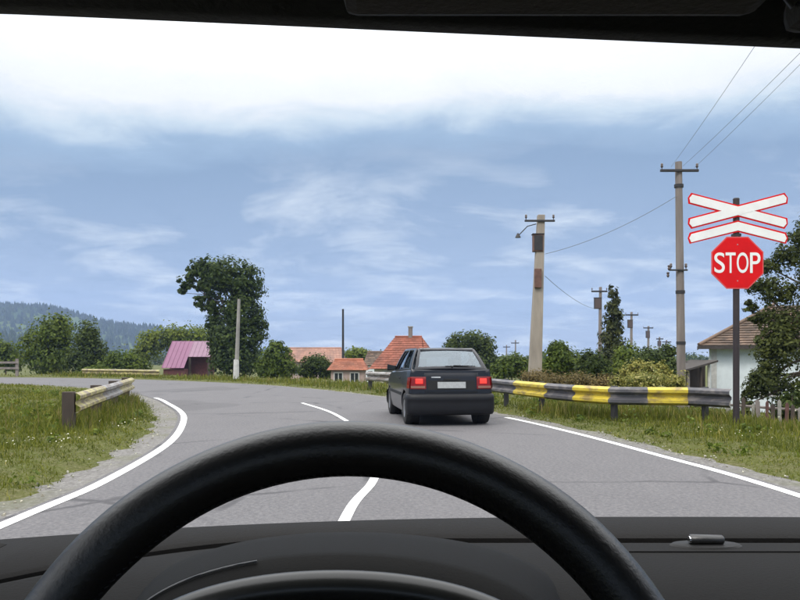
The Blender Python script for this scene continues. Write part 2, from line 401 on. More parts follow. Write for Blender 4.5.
# road between the two edges (resampled to equal counts)
def resample(P, n):
    d = np.r_[0, np.cumsum(np.hypot(*np.diff(P, axis=0).T))]; u = np.linspace(0, d[-1], n)
    return np.stack([np.interp(u, d, P[:, 0]), np.interp(u, d, P[:, 1])], 1)
road = ribbon('road', LE, RE, 0.0, M['asphalt'], 'grey asphalt road bending to the left')
def ragged(P, lo, hi, seed):
    r = np.random.default_rng(seed); n = len(P); k = np.convolve(r.random(n + 8), np.ones(3) / 3, 'same')[4:4 + n]
    return lo + (hi - lo) * k
def noise_off(P, d): return P + normals2(P) * np.asarray(d)[:, None]
LE2, RE2 = resample(LE, 700), resample(RE, 700)
ribbon('gravel_verge', LE2 + normals2(LE2) * .02, noise_off(LE2, -ragged(LE2, 1.2, 1.35, 1)), -.006, M['gravel'], 'pale gravel strip along the inner edge of the bend', zb=-.062)
ribbon('gravel_verge', RE2 - normals2(RE2) * .02, noise_off(RE2, ragged(RE2, .95, 1.1, 2)), -.006, M['gravel'], 'pale gravel strip along the outer edge of the bend', zb=-.062)
def cut(P, y0, y1):
    d = resample(P, 1200); k = (d[:, 1] >= y0) & (d[:, 1] <= y1) & (d[:, 0] > -8); return d[k]
for P, y0, y1, w, nm in ((LEFT, -12, 22.2, .115, 'left'), (RIGHT, -12, 15.3, .115, 'right'), (CENTRE, -14, 19.8, .09, 'centre')):
    Q = cut(P, y0, y1)
    ribbon('edge_line' if nm != 'centre' else 'centre_line', offset(Q, -w / 2), offset(Q, w / 2), .004, M['paint'], None, parent=road)

# ------------------------------------------------------------------ hills, forest and haze
def hill(name, prof, dist, depth, label, seed):
    """prof: (x at unit distance, elevation tan) ridge outline; a rounded ridge of real depth"""
    r = np.random.default_rng(seed); xs = np.linspace(prof[0][0], prof[-1][0], 90)
    hh = np.interp(xs, [p[0] for p in prof], [p[1] for p in prof]) * dist
    hh += np.convolve(r.normal(0, 3.0, 98), np.ones(9) / 9, 'valid')
    vs = np.linspace(-1, 1, 22); Vv = []
    for v in vs:
        shape = math.cos(v * math.pi / 2) ** .8 if abs(v) < 1 else 0
        for x, h in zip(xs, hh):
            Vv.append((x * dist, dist + v * depth, -6 + (h + 6) * shape + 4 * math.sin(x * 37 + v * 5) * shape))
    Vv = np.array(Vv); n = len(xs); I = np.arange(len(Vv)).reshape(len(vs), n)
    Fc = np.stack([I[:-1, :-1], I[:-1, 1:], I[1:, 1:], I[1:, :-1]], -1).reshape(-1, 4)
    me = np_mesh(name, Vv, Fc, M['hill']); smooth(me); tag(link(name, me), label, kind='structure')
    return Vv.reshape(len(vs), n, 3)
def px_prof(pts): return [((x - CX) / F, (HZ - y) / F) for x, y in pts]
H1 = hill('hill', px_prof([(-420, 330), (-250, 305), (-120, 294), (-40, 300), (0, 304), (40, 308), (90, 317), (140, 327), (170, 333), (210, 341), (260, 351), (290, 357)]), 1250, 330,
          'wooded bluish hill on the horizon sloping down to the right', 3)
H2 = hill('hill', px_prof([(-420, 352), (-200, 340), (-60, 332), (0, 333), (40, 338), (80, 346), (120, 352), (150, 357)]), 720, 140, 'lower wooded foothill in front of the bluish hill', 5)
fv, ff = [], []
def cone_tree(p, h, r, k=5):
    b0 = len(fv); a0 = rnd.random() * 6
    for i in range(k): fv.append((p[0] + r * math.cos(a0 + i * 6.283 / k), p[1] + r * math.sin(a0 + i * 6.283 / k), p[2] - .5))
    fv.append((p[0], p[1], p[2] + h))
    for i in range(k): ff.append((b0 + i, b0 + (i + 1) % k, b0 + k))
for H, n, hs in ((H1, 5200, (5, 11)), (H2, 1600, (4, 8))):
    R, Cn, _ = H.shape
    for _ in range(n):
        u, v = rnd.random() * (Cn - 1.01), rnd.random() * (R * .56)
        if math.sin(u * .5) + math.sin(v * 1.3 + u * .17) > 1.15 and v < R * .42: continue
        i, j = int(v), int(u); a, c_ = v - i, u - j
        p = H[i, j] * (1 - a) * (1 - c_) + H[i + 1, j] * a * (1 - c_) + H[i, j + 1] * (1 - a) * c_ + H[i + 1, j + 1] * a * c_
        cone_tree(p, rnd.uniform(*hs), rnd.uniform(2.2, 4.2))
me = bpy.data.meshes.new('forest'); me.from_pydata(fv, [], ff); me.materials.append(M['forest'])
tag(link('forest', me), 'distant dark conifer forest covering the hills', 'forest', kind='stuff')
m, t, b, o = new_mat('haze_air'); t.nodes.remove(b); M['haze'] = m
pv = t.nodes.new('ShaderNodeVolumePrincipled'); pv.inputs['Color'].default_value = (.46, .63, 1.0, 1); pv.inputs['Density'].default_value = .00030
pv.inputs['Anisotropy'].default_value = 0.0
t.links.new(pv.outputs[0], o.inputs['Volume'])
tag(MB().box((-1800, -550, -9), (1800, 1900, 150)).build('haze', M['haze']), 'thin bluish haze over the distant hills', kind='stuff')

# ------------------------------------------------------------------ vegetation
def leaf_cloud(lobes, n, size, clump=.28, per=28, flat=.0, droop=0.0, aspect=.62, seed=0):
    """lobes: (x,y,z,rx,ry,rz[,weight]); leaves gather in small clumps spread through each lobe"""
    r = np.random.default_rng(seed)
    w = np.array([(l[6] if len(l) > 6 else 1) * l[3] * l[5] for l in lobes], float); w /= w.sum()
    C = []; Nn = []
    for l, k in zip(lobes, (w * n).astype(int)):
        nc_ = max(3, k // per)
        d = r.normal(size=(nc_, 3)); d /= np.linalg.norm(d, axis=1)[:, None]
        rad = r.random(nc_) ** .42
        cc = np.array(l[:3]) + d * rad[:, None] * np.array(l[3:6])
        idx = r.integers(0, nc_, k)
        off = np.clip(r.normal(size=(k, 3)), -1.7, 1.7) * clump * np.mean(l[3:6]) * (.6 + .8 * r.random(nc_)[idx][:, None])
        C.append(cc[idx] + off); Nn.append(d[idx] * .9 + off / (clump * np.mean(l[3:6]) + 1e-6) * .5)
    C = np.vstack(C); Nn = np.vstack(Nn) + r.normal(size=C.shape) * .55 + np.array([0, 0, .35])
    Nn /= np.linalg.norm(Nn, axis=1)[:, None]
    a = np.cross(Nn, r.normal(size=C.shape)); a /= np.linalg.norm(a, axis=1)[:, None]; a[:, 2] -= droop
    b_ = np.cross(Nn, a); s = size * (.55 + .9 * r.random(len(C)))[:, None]
    V_ = np.stack([C - a * s, C + b_ * s * aspect + Nn * s * .12, C + a * s, C - b_ * s * aspect + Nn * s * .12], 1).reshape(-1, 3)
    n4 = np.arange(len(C))[:, None] * 4
    Fc = np.vstack([n4 + np.array([0, 1, 2]), n4 + np.array([0, 2, 3])])
    return V_, Fc
def limbs(base, top, r0, targets, seed=0, fork=.45):
    r = random.Random(seed); mb = MB(); base, top = Vector(base), Vector(top)
    tr = [base.lerp(top, k / 6) + Vector((r.uniform(-.04, .04), r.uniform(-.04, .04), 0)) * (top - base).length * .3 * (0 < k < 6) for k in range(7)]
    mb.tube(tr, [r0 * (1.25 if k == 0 else 1 - .7 * k / 6) for k in range(7)], 8)
    for tg in targets:
        tg = Vector(tg); k = r.randint(2, 5); s0 = tr[k]; mid = s0.lerp(tg, .5) + Vector((0, 0, .08 * (tg - s0).length))
        rr = r0 * (1 - .7 * k / 6)
        mb.tube([s0, s0.lerp(mid, .5), mid, tg], [rr * .6, rr * .45, rr * .32, rr * .1], 6)
    return mb
def plant(name, label, cat, base, lobes, n, size, lm, trunk_h=None, r0=.1, group=None, seed=0, crown='crown', stem='trunk', **kw):
    """lobes in world coordinates; the thing's Empty stands at its base"""
    base = Vector(base); root = empty(name, base); tag(root, label, cat, group)
    L = [(l[0] - base.x, l[1] - base.y, l[2] - base.z) + tuple(l[3:]) for l in lobes]
    Vv, Fc = leaf_cloud(L, n, size, seed=seed, **kw)
    keep = Vv[:, 2].reshape(-1, 4).min(1) > -.25
    if not keep.all():
        kk = np.where(keep)[0]; Vv = Vv.reshape(-1, 4, 3)[kk].reshape(-1, 3); n4 = np.arange(len(kk))[:, None] * 4
        Fc = np.vstack([n4 + np.array([0, 1, 2]), n4 + np.array([0, 2, 3])])
    link(crown, np_mesh(crown, Vv, Fc, M[lm]), None, root)
    top = (0, 0, trunk_h or max(l[2] for l in L))
    limbs((0, 0, -.15), top, r0, [(l[0], l[1], l[2]) for l in L], seed).build(stem, M['bark'], root, sm=60)
    return root
def ell(px, py, rx, ry, d, dz=None):
    p = at(px, py, d); s = d / F; return (p.x, p.y, p.z, rx * s, (dz if dz is not None else rx * .8) * s, ry * s)
# tall poplar-like tree by the bend: leaning crown with a hanging spray on the left
D = 58; bp = at(237, 383, D); base = (bp.x, D, gz(bp.x, D))
plant('tall_tree', 'tall dense dark green tree beside the pink shed, crown overhanging to one side', 'tree', base,
      [ell(228, 275, 27, 17, D), ell(247, 285, 18, 20, D), ell(240, 308, 25, 24, D), ell(236, 335, 27, 22, D), ell(236, 360, 28, 20, D), ell(209, 270, 17, 12, D), ell(198, 268, 12, 9, D), ell(187, 284, 9, 9, D, 8),
       ell(200, 302, 8, 8, D, 8), ell(182, 293, 5, 7, D, 5), ell(213, 286, 13, 13, D), ell(204, 284, 9, 8, D), ell(212, 305, 10, 12, D), ell(214, 322, 9, 10, D), ell(192, 275, 8, 7, D), ell(256, 330, 10, 28, D), ell(218, 345, 10, 25, D)], 22000, .125, 'leaf_poplar', trunk_h=7.5, r0=.28, seed=2, clump=.15, per=20)
# pair of round trees at the left and low shrubs round them
for nm, lab, cat, px, lob, n, lm, d, sd in (
    ('round_tree', 'round green tree below the bluish hill, taller of the two side by side', 'tree', 48, [(48, 335, 20, 19), (60, 328, 13, 14), (34, 350, 18, 16), (52, 362, 24, 16), (64, 350, 14, 18)], 5200, 'leaf_mid', 62, 4),
    ('round_tree', 'darker round tree just beside the taller green tree below the hill', 'tree', 88, [(88, 336, 13, 16), (92, 352, 14, 16), (82, 362, 18, 15), (98, 362, 10, 13)], 3600, 'leaf_dark', 60, 5),
    ('bush', 'olive green bush at the far end of the grass field behind the wooden rail', 'bush', 6, [(4, 356, 14, 14), (-12, 352, 16, 18), (14, 364, 9, 9)], 2600, 'leaf_mid', 64, 6),
    ('bush', 'low bush filling the gap between the dark round tree and pink shed', 'bush', 122, [(122, 362, 15, 11), (108, 368, 12, 8), (138, 366, 10, 9)], 2600, 'leaf_mid', 58, 7),
    ('bush', 'broad fresh green tree rising behind the pink shed', 'tree', 172, [(150, 345, 14, 14), (170, 338, 18, 12), (192, 336, 18, 11), (140, 358, 12, 12), (205, 340, 12, 12)], 4200, 'leaf_fresh', 92, 8),
    ('bush', 'low clipped shrub along the far road edge below the dark round tree', 'bush', 98, [(92, 374, 13, 5), (108, 374, 10, 5), (118, 375, 8, 4)], 1500, 'leaf_mid', 50, 9),
    ('bush', 'rounded green bush standing next to the tall tree and post', 'bush', 277, [(277, 356, 14, 12), (270, 367, 14, 12), (286, 368, 12, 11), (277, 345, 9, 5)], 3200, 'leaf_mid', 52, 10),
    ('bush', 'dark green bush in front of the pinkish roofs', 'bush', 316, [(316, 364, 14, 9), (308, 371, 9, 8), (324, 370, 9, 8)], 2400, 'leaf_dark', 55, 11),
    ('bush', 'small pale green bush above the orange roofed cottage', 'bush', 356, [(356, 354, 11, 5), (364, 356, 8, 5)], 1500, 'leaf_fresh', 90, 12),
    ('broad_tree', 'broad dark tree behind the car, between its roof and concrete pole', 'tree', 470, [(470, 342, 20, 10), (455, 346, 11, 10), (486, 348, 11, 12), (474, 362, 24, 14), (490, 364, 9, 10)], 4600, 'leaf_dark', 66, 13),
    ('bush', 'bright green bush just behind the rail next to the dark car', 'bush', 512, [(512, 366, 13, 11), (500, 372, 9, 10), (524, 370, 9, 10)], 2200, 'leaf_mid', 46, 14),
    ('bush', 'leafy bush behind the guardrail, beside the foot of the concrete pole', 'bush', 560, [(560, 358, 15, 12), (552, 368, 14, 13), (572, 366, 12, 13), (558, 348, 11, 8)], 3400, 'leaf_mid', 33, 15),
    ('bush', 'small round bush between the concrete pole and the conical conifer', 'bush', 592, [(592, 362, 13, 11), (586, 372, 11, 10), (602, 370, 10, 10)], 2600, 'leaf_dark', 31, 16),
    ('bush', 'green bush behind the yellow flowering shrub, near the timber pole', 'bush', 652, [(650, 360, 17, 11), (664, 362, 14, 12), (638, 366, 12, 12), (660, 372, 20, 10), (668, 352, 9, 8)], 3600, 'leaf_dark', 32, 17),
    ('bush', 'fresh green bush against the foot of the conical conifer', 'bush', 628, [(628, 354, 11, 10), (636, 362, 12, 12), (622, 366, 10, 12)], 2400, 'leaf_fresh', 38, 18)):
    p = at(px, 380, d)
    plant(nm, lab, cat, (p.x, d, gz(p.x, d)), [ell(a, b_, rx, ry, d) for a, b_, rx, ry in lob], int(n * 1.8), .0016 * d + .015, lm, r0=.08, seed=sd, stem='trunk' if cat == 'tree' else 'stem', crown='crown' if cat == 'tree' else 'foliage', clump=.2, per=18)
# reddish scrub and yellow flowering shrub close behind the guardrail
p = at(575, 384, 22); plant('scrub', 'low reddish brown scrub just behind the striped guardrail', 'scrub', (p.x, 22, gz(p.x, 22)),
    [ell(555, 381, 15, 7, 23), ell(580, 383, 16, 8, 22), ell(604, 384, 13, 8, 21), ell(535, 378, 14, 6, 25)], 8000, .030, 'leaf_brown', r0=.03, seed=21, stem='stem', crown='foliage')
p = at(650, 390, 19); plant('flowering_shrub', 'yellow flowering shrub spreading behind the striped guardrail', 'shrub', (p.x, 19, gz(p.x, 19)),
    [ell(632, 374, 14, 9, 19), ell(655, 373, 15, 11, 19), ell(675, 382, 12, 9, 18.6), ell(645, 382, 22, 9, 18.4), ell(620, 384, 12, 8, 19.4), ell(640, 366, 9, 6, 19)], 9500, .033, 'leaf_yellow', r0=.03, seed=22, stem='stem', crown='foliage', clump=.2)
# conical conifer
D = 44; p = at(613, 390, D); cl = []
for k in range(12):
    y = 292 + k * 7.5; w_ = [3.2, 4.2, 5.2, 6.2, 7.2, 8, 9, 10, 11.5, 13, 14, 14][k]
    cl.append(ell(614 + (1.6 if k % 2 else -1.4) - k * .25, y, w_ * 1.25, 6.5, D))
plant('conifer', 'dark slender conical conifer rising above the bushes', 'tree', (p.x, D, gz(p.x, D)), cl, 5200, .10, 'leaf_cypress', trunk_h=5.2, r0=.12, seed=23, clump=.3, per=14)
# walnut tree at the right, in front of the cottage
D = 20; p = at(838, 400, D)
W_ = [(802, 236, 17, 14), (788, 258, 16, 13), (766, 266, 12, 9), (756, 286, 13, 10), (778, 290, 20, 15), (750, 306, 8, 7), (784, 320, 24, 16), (780, 348, 24, 18), (761, 342, 8, 8), (772, 380, 20, 15), (756, 388, 14, 11), (747, 405, 9, 10),
      (796, 400, 24, 22), (826, 262, 30, 28), (831, 310, 36, 34), (834, 362, 36, 34), (862, 290, 36, 40), (872, 350, 36, 34), (814, 222, 14, 12), (747, 393, 7, 8), (758, 318, 9, 7), (769, 364, 14, 13), (776, 334, 18, 13), (764, 378, 12, 10)]
plant('broadleaf_tree', 'leafy broad tree in front of the white cottage, behind the stop sign', 'tree', (p.x, D, gz(p.x, D)), [ell(a, b_, rx, ry, D) for a, b_, rx, ry in W_], 44000, .044, 'leaf_walnut', trunk_h=4.6, r0=.17, seed=30, clump=.2, per=26)
p = at(792, 415, 17.6); plant('rose_bush', 'small bush with white flowers growing over the picket fence', 'bush', (p.x, 17.6, gz(p.x, 17.6)),
    [ell(792, 404, 10, 11, 17.6), ell(782, 414, 9, 10, 17.8), ell(802, 395, 9, 10, 17.8)], 1300, .05, 'leaf_dark', r0=.025, seed=31, stem='stem', crown='foliage')
Vv, Fc = leaf_cloud([(p.x + .02, -.08, .55, .28, .25, .35)], 26, .035, clump=.9, per=2, seed=4)
link('blossom', np_mesh('blossom', Vv + np.array([-p.x + 0, 0, .15]), Fc, M['flower']), None, bpy.data.objects['rose_bush'])['kind'] = 'stuff'
# far hedgerow on the horizon
hv, hf = [], []; nb = 0
for k in range(150):
    d = rnd.uniform(180, 420); x = rnd.uniform(-.75, .75) * d; h = rnd.uniform(2.2, 5.0)
    if abs(x / d + .0) < .02: continue
    Vv, Fc = leaf_cloud([(x, d, -2.3 + h * .45, h * 1.1, h, h * .5), (x + h * rnd.uniform(-1, 1), d, -2.3 + h * .35, h, h, h * .42)], 240, .55, seed=k + 50)
    hv.append(Vv); hf.append(Fc + nb); nb += len(Vv)
tag(link('far_vegetation', np_mesh('far_vegetation', np.vstack(hv), np.vstack(hf), M['leaf_dark'])), 'far line of bushes and trees along the horizon', 'vegetation', kind='stuff')

# ------------------------------------------------------------------ grass
def blades(pts, hmin, hmax, wid, seed, lean=.45):
    r = np.random.default_rng(seed); n = len(pts); z = ground_h(pts[:, 0], pts[:, 1])
    patch = .5 + .5 * np.sin(pts[:, 0] * .8 + 2 * np.sin(pts[:, 1] * .5)) * np.sin(pts[:, 1] * 1.1 + 1)
    h = (hmin + (hmax - hmin) * r.random(n) ** 1.7) * (.65 + .6 * patch); a = r.random(n) * 6.283
    w = np.asarray(wid) * (.6 + .8 * r.random(n))
    B = np.c_[pts, z - .02]; wv = np.c_[np.cos(a), np.sin(a), 0 * a] * (w / 2)[:, None]
    la = r.random(n) * 6.283; ln = np.c_[np.cos(la), np.sin(la), 0 * a] * (h * lean * r.random(n))[:, None]
    mid = B + ln * .35 + np.c_[0 * h, 0 * h, h * .6]; tip = B + ln + np.c_[0 * h, 0 * h, h * .98]
    V_ = np.stack([B - wv, B + wv, mid + wv * .7, mid - wv * .7, tip], 1).reshape(-1, 3)
    i5 = np.arange(n)[:, None] * 5
    return V_, np.vstack([i5 + np.array(q) for q in ((0, 1, 2), (0, 2, 3), (3, 2, 4))])
GP = []; GW = []
for y0, y1, dens in ((2, 6, 420), (6, 10, 1300), (10, 16, 850), (16, 25, 330), (25, 40, 90), (40, 62, 26)):
    hw = .62 * y1 + 2; n = int(2 * hw * (y1 - y0) * dens)
    q = np.stack([rng.uniform(-hw, hw, n), rng.uniform(y0, y1, n)], 1); q = q[np.abs(q[:, 0]) < .62 * q[:, 1] + 2]
    GP.append(q)
q = np.vstack(GP); dd = np.minimum(seg_dist(q, LE), seg_dist(q, RE)); ins = inside(q, ROADPOLY)
# thin and ragged towards the gravel, patchy further out
edge = .30 + .40 * (.5 + .5 * np.sin(q[:, 0] * 3.1 + q[:, 1] * 2.3) * np.sin(q[:, 1] * 1.7))
pr = sstep(edge - .35, edge + .05, dd) * (.55 + .45 * (.5 + .5 * np.sin(q[:, 0] * 1.9 + 1.1) * np.sin(q[:, 1] * 1.3 + q[:, 0] * .6)))
keep = (~ins) & (dd > .22) & (rng.random(len(q)) < pr)
q = q[keep]; dd = dd[keep]
hs = .5 + .5 * sstep(.4, 2.2, dd)
wid = .004 + .00085 * q[:, 1]
Vv, Fc = blades(q, .03, .17, wid, 3, .9)
Vr = Vv.reshape(-1, 5, 3); base_z = Vr[:, :2, 2].mean(1); Vr[:, 2:, 2] = base_z[:, None] + (Vr[:, 2:, 2] - base_z[:, None]) * hs[:, None]
tag(link('grass', np_mesh('grass', Vr.reshape(-1, 3), Fc, M['grass'])), 'short and tall grass covering both roadsides', 'grass', kind='stuff')
# taller tussocks: by the rails, the sign post and along the crest beyond the bend
tp = []
def band(P, n, s):
    P = np.array(P, float); d = np.r_[0, np.cumsum(np.hypot(*np.diff(P, axis=0).T))]; u = rng.uniform(0, d[-1], n)
    tp.append(np.c_[np.interp(u, d, P[:, 0]), np.interp(u, d, P[:, 1])] + rng.normal(0, s, (n, 2)))
band([(-5.4, 12.3), (-6.2, 16), (-7.3, 20.6)], 3800, .35); band([(-6, 13), (-13, 18), (-18, 27)], 4200, 1.4)
band([(5.9, 13.3), (5.4, 14.2), (3.6, 14.9), (2.9, 17.2)], 3400, .22); band([(5.6, 12.6), (6.6, 12.0), (8, 11)], 3000, .5)
band([(7.2, 16.4), (9.5, 16.6), (12, 16.9)], 2600, .25); band([(.6, 23.2), (-1.5, 28), (-4.4, 32.5), (-10, 39), (-20, 45)], 5200, .8)
q2 = np.vstack(tp); q2 = q2[(~inside(q2, ROADPOLY)) & (np.minimum(seg_dist(q2, LE), seg_dist(q2, RE)) > .55)]
Vv, Fc = blades(q2, .08, .32, .005 + .0008 * q2[:, 1], 8, .7)
tag(link('tall_grass', np_mesh('tall_grass', Vv, Fc, M['grass'])), 'taller tufts of grass round the rails and sign post', 'grass', kind='stuff')
q3 = q2[rng.random(len(q2)) < .07]; Vv, Fc = blades(q3 + rng.normal(0, .1, q3.shape), .2, .45, .004 + .0005 * q3[:, 1], 9, .45)
tag(link('dry_stalks', np_mesh('dry_stalks', Vv, Fc, M['drygrass'])), 'dry seed stalks standing in the roadside grass', 'grass', kind='stuff')
# broad-leaved weeds and daisies in the turf
wv_, wf_ = [], []; nb = 0
for k in range(420):
    yy = 6 + 20 * rnd.random() ** 1.4; xx = rnd.uniform(-.75, .75) * yy
    q_ = np.array([[xx, yy]])
    if inside(q_, ROADPOLY)[0] or min(seg_dist(q_, LE)[0], seg_dist(q_, RE)[0]) < .5: continue
    rr_ = rnd.uniform(.05, .16); Vv, Fc = leaf_cloud([(xx, yy, gz(xx, yy) + rr_ * .45, rr_ * 1.5, rr_ * 1.5, rr_ * .7)], 46, .022 + .0009 * yy, clump=.4, per=6, seed=900 + k)
    wv_.append(Vv); wf_.append(Fc + nb); nb += len(Vv)
tag(link('weeds', np_mesh('weeds', np.vstack(wv_), np.vstack(wf_), M['leaf_mid'])), 'small broad leaved weeds growing in the roadside turf', 'weeds', kind='stuff')
dp = []
for cx_, cy_, n_ in ((-5.6, 9.2, 30), (-4.9, 8.2, 26), (-6.4, 11.0, 26), (-4.6, 10.2, 24), (5.9, 9.2, 26), (5.2, 11.2, 24), (6.8, 10.4, 22), (-8.2, 13.5, 26), (-4.4, 12.6, 20)):
    for _ in range(n_): dp.append((cx_ + rnd.gauss(0, .35), cy_ + rnd.gauss(0, .35)))
dp = np.array(dp); dp = dp[(~inside(dp, ROADPOLY)) & (np.minimum(seg_dist(dp, LE), seg_dist(dp, RE)) > .4)]; dz = ground_h(dp[:, 0], dp[:, 1])
db = MB()
for (x_, y_), z_ in zip(dp, dz):
    r_ = rnd.uniform(.007, .012); h_ = rnd.uniform(.06, .14); tx, ty = rnd.uniform(-.5, .5), rnd.uniform(-.9, .1)
    db.add([(x_, y_, z_ + h_ + .003)] + [(x_ + r_ * math.cos(a * 1.047), y_ + r_ * math.sin(a * 1.047), z_ + h_ + r_ * (math.cos(a * 1.047) * tx - math.sin(a * 1.047) * ty)) for a in range(6)], [(0, a + 1, (a + 1) % 6 + 1) for a in range(6)])
tag(db.build('daisies', M['flower'], recalc=False), 'tiny white daisies sprinkled in the roadside turf', 'flowers', kind='stuff')
# loose stones along the gravel
pb = MB()
for P, sgn in ((LE2, -1), (RE2, 1)):
    Nn = normals2(P)
    for _ in range(2600):
        k = rnd.randrange(len(P)); yy = P[k, 1]
        if not (4 < yy < 34): continue
        o_ = abs(rnd.gauss(.40, .30)); c_ = P[k] + Nn[k] * sgn * o_ + np.array([rnd.uniform(-.15, .15), rnd.uniform(-.15, .15)])
        s = rnd.uniform(.008, .022); z0 = -.02
        R_ = Matrix.Rotation(rnd.random() * 6, 3, Vector((rnd.gauss(0, 1), rnd.gauss(0, 1), rnd.gauss(0, 1))).normalized())
        vs = [R_ @ Vector(v) * s + Vector((c_[0], c_[1], z0 + s * .4)) for v in ((1, 0, 0), (-1, 0, 0), (0, 1.2, 0), (0, -1.2, 0), (0, 0, .8), (0, 0, -.8))]
        pb.add(vs, [(0, 2, 4), (2, 1, 4), (1, 3, 4), (3, 0, 4), (2, 0, 5), (1, 2, 5), (3, 1, 5), (0, 3, 5)])
M['stone'] = leaf_mat('loose_stone', (.14, .13, .11), (.42, .40, .36), .0)
tag(pb.build('loose_gravel', M['stone'], recalc=False), 'loose grey stones scattered along the road edges', 'gravel', kind='stuff')

# ------------------------------------------------------------------ guardrails
WPROF = [(.0, .33), (.028, .325), (.085, .285), (.085, .235), (.012, .185), (.012, .145), (.085, .095), (.085, .045), (.028, .005), (.0, 0)]
def guardrail(label, path, lengths, mats, top, side, posts, post_mat, post_w=.12):
    """path: plan polyline; side: +1 when the beam's face looks to the right of travel"""
    P = resample(np.array(path, float), 200); d = np.r_[0, np.cumsum(np.hypot(*np.diff(P, axis=0).T))]
    Nn = normals2(P) * side
    def pt(s): return np.array([np.interp(s, d, P[:, 0]), np.interp(s, d, P[:, 1])]), np.array([np.interp(s, d, Nn[:, 0]), np.interp(s, d, Nn[:, 1])])
    o0, _ = pt(0); z0 = 0.0
    root = empty('guardrail', (o0[0], o0[1], z0)); tag(root, label, 'guardrail', 'guardrails')
    s = 0
    for i, (L, mk) in enumerate(zip(lengths, mats)):
        e = min(s + L, d[-1]); steps = 4; rows = []
        prof = [(a + .0, h) for a, h in WPROF] + [(a - .007, h) for a, h in WPROF[::-1]]
        for k in range(steps + 1):
            c_, n_ = pt(s + (e - s) * k / steps)
            rows.append([(c_[0] + n_[0] * (a + .004 * (i % 2)) - o0[0], c_[1] + n_[1] * (a + .004 * (i % 2)) - o0[1], top - .33 + h) for a, h in prof])
        mb = MB(); n = len(prof)
        mb.add([q for r in rows for q in r], [(r * n + k, r * n + (k + 1) % n, (r + 1) * n + (k + 1) % n, (r + 1) * n + k) for r in range(steps) for k in range(n)]
               + [tuple(range(n)), tuple(range(steps * n, steps * n + n))[::-1]])
        mb.build('rail_section', M[mk], root, sm=40); s = e
    for ps in posts:
        c_, n_ = pt(ps); zb = gz(*c_); w_ = post_w
        mm = Matrix.Translation((c_[0] - o0[0] - n_[0] * (w_ / 2 + .02), c_[1] - o0[1] - n_[1] * (w_ / 2 + .02), 0)) @ Matrix.Rotation(math.atan2(n_[1], n_[0]), 4, 'Z')
        MB().box((-w_ / 2, -w_ * .45, zb - .2), (w_ / 2, w_ * .45, top + .015), mm).build('post', M[post_mat], root, bevel=.008)
    return root
guardrail('yellow and black striped guardrail along the outer edge of the bend',
          [(5.72, 13.1), (5.25, 13.75), (4.54, 13.85), (3.95, 13.95), (3.48, 14.7), (3.1, 15.7), (2.65, 17.4), (2.2, 19.3)],
          [.85, .70, .66, .92, 1.05, 1.6, 2.0], ['rail_k', 'rail_y', 'rail_k', 'rail_y', 'rail_k', 'rail_y', 'rail_k'], .665, -1, (.55, 2.2, 4.6, 6.6), 'steel_dark', .10)
guardrail('plain grey steel guardrail seen behind the dark car', [(2.15, 19.6), (1.3, 22.2), (.1, 25.0), (-1.15, 26.9)], [3.0, 3.0, 3.0], ['rail_g', 'rail_g', 'rail_g'], .665, -1, (.8, 3.6, 6.4, 8.0), 'steel_dark')
guardrail('short worn yellow guardrail in the grass inside the bend, ending in a dark post', [(-5.30, 12.4), (-5.75, 14.2), (-6.3, 16.6), (-7.35, 20.8)], [3.0, 2.7, 3.2], ['rail_yw', 'rail_g', 'rail_yw'], .63, 1, (.12, 3.0, 5.6, 8.3), 'darkwood', .19)
p0, p1 = at(134, 375, 43.0), at(172, 378, 41.0)
guardrail('low pale yellow rail at the far side of the bend near the pink shed', [(p0.x - 4, 45.6), (p0.x, 43.4), (p1.x, 41.6)], [2.2, 2.2, 2.2], ['rail_yw', 'rail_yw', 'rail_yw'], .42, 1, (.3, 2.6, 4.8, 6.0), 'darkwood')

# ------------------------------------------------------------------ stop sign with level crossing crosses
D = 12.6; sp = at(737, 430, D); K = D / F
root = empty('stop_sign', (sp.x, D, gz(sp.x, D))); zb = gz(sp.x, D); tag(root, 'red octagonal STOP sign with white crossing arms on a dark post', 'sign')
def sz(py): return EYE - (py - HZ) * K - zb
def sx(px): return (px - 736.5) * K
MB().tube([(0, .03, -.3), (0, .03, sz(199))], .052, 14).build('post', M['postpaint'], root, sm=50)
MB().tube([(0, .03, sz(199)), (0, .03, sz(197.8))], [.056, .045], 14).build('post_cap', M['steel_dark'], root, sm=50)
cxs, czs, rr = sx(736), sz(263), 26 * K / math.cos(math.pi / 8)
octo = [(cxs + rr * math.cos(math.pi / 8 + k * math.pi / 4), czs + rr * math.sin(math.pi / 8 + k * math.pi / 4)) for k in range(8)]
oc2 = [(cxs + (x - cxs) * .955, czs + (z - czs) * .955) for x, z in octo]
plate = MB().prism(octo, -.036, -.026).build('octagon_plate', mat('sign_edge_red', (.66, .10, .10), .5, .1, 3, spec=.2), root)
MB().prism(oc2, -.0385, -.0365).build('red_face', M['signred'], plate)
for z_ in (sz(255), sz(271)): MB().box((-.09, -.025, z_ - .02), (.09, .0, z_ + .02)).build('bracket', M['galv'], root, bevel=.003)
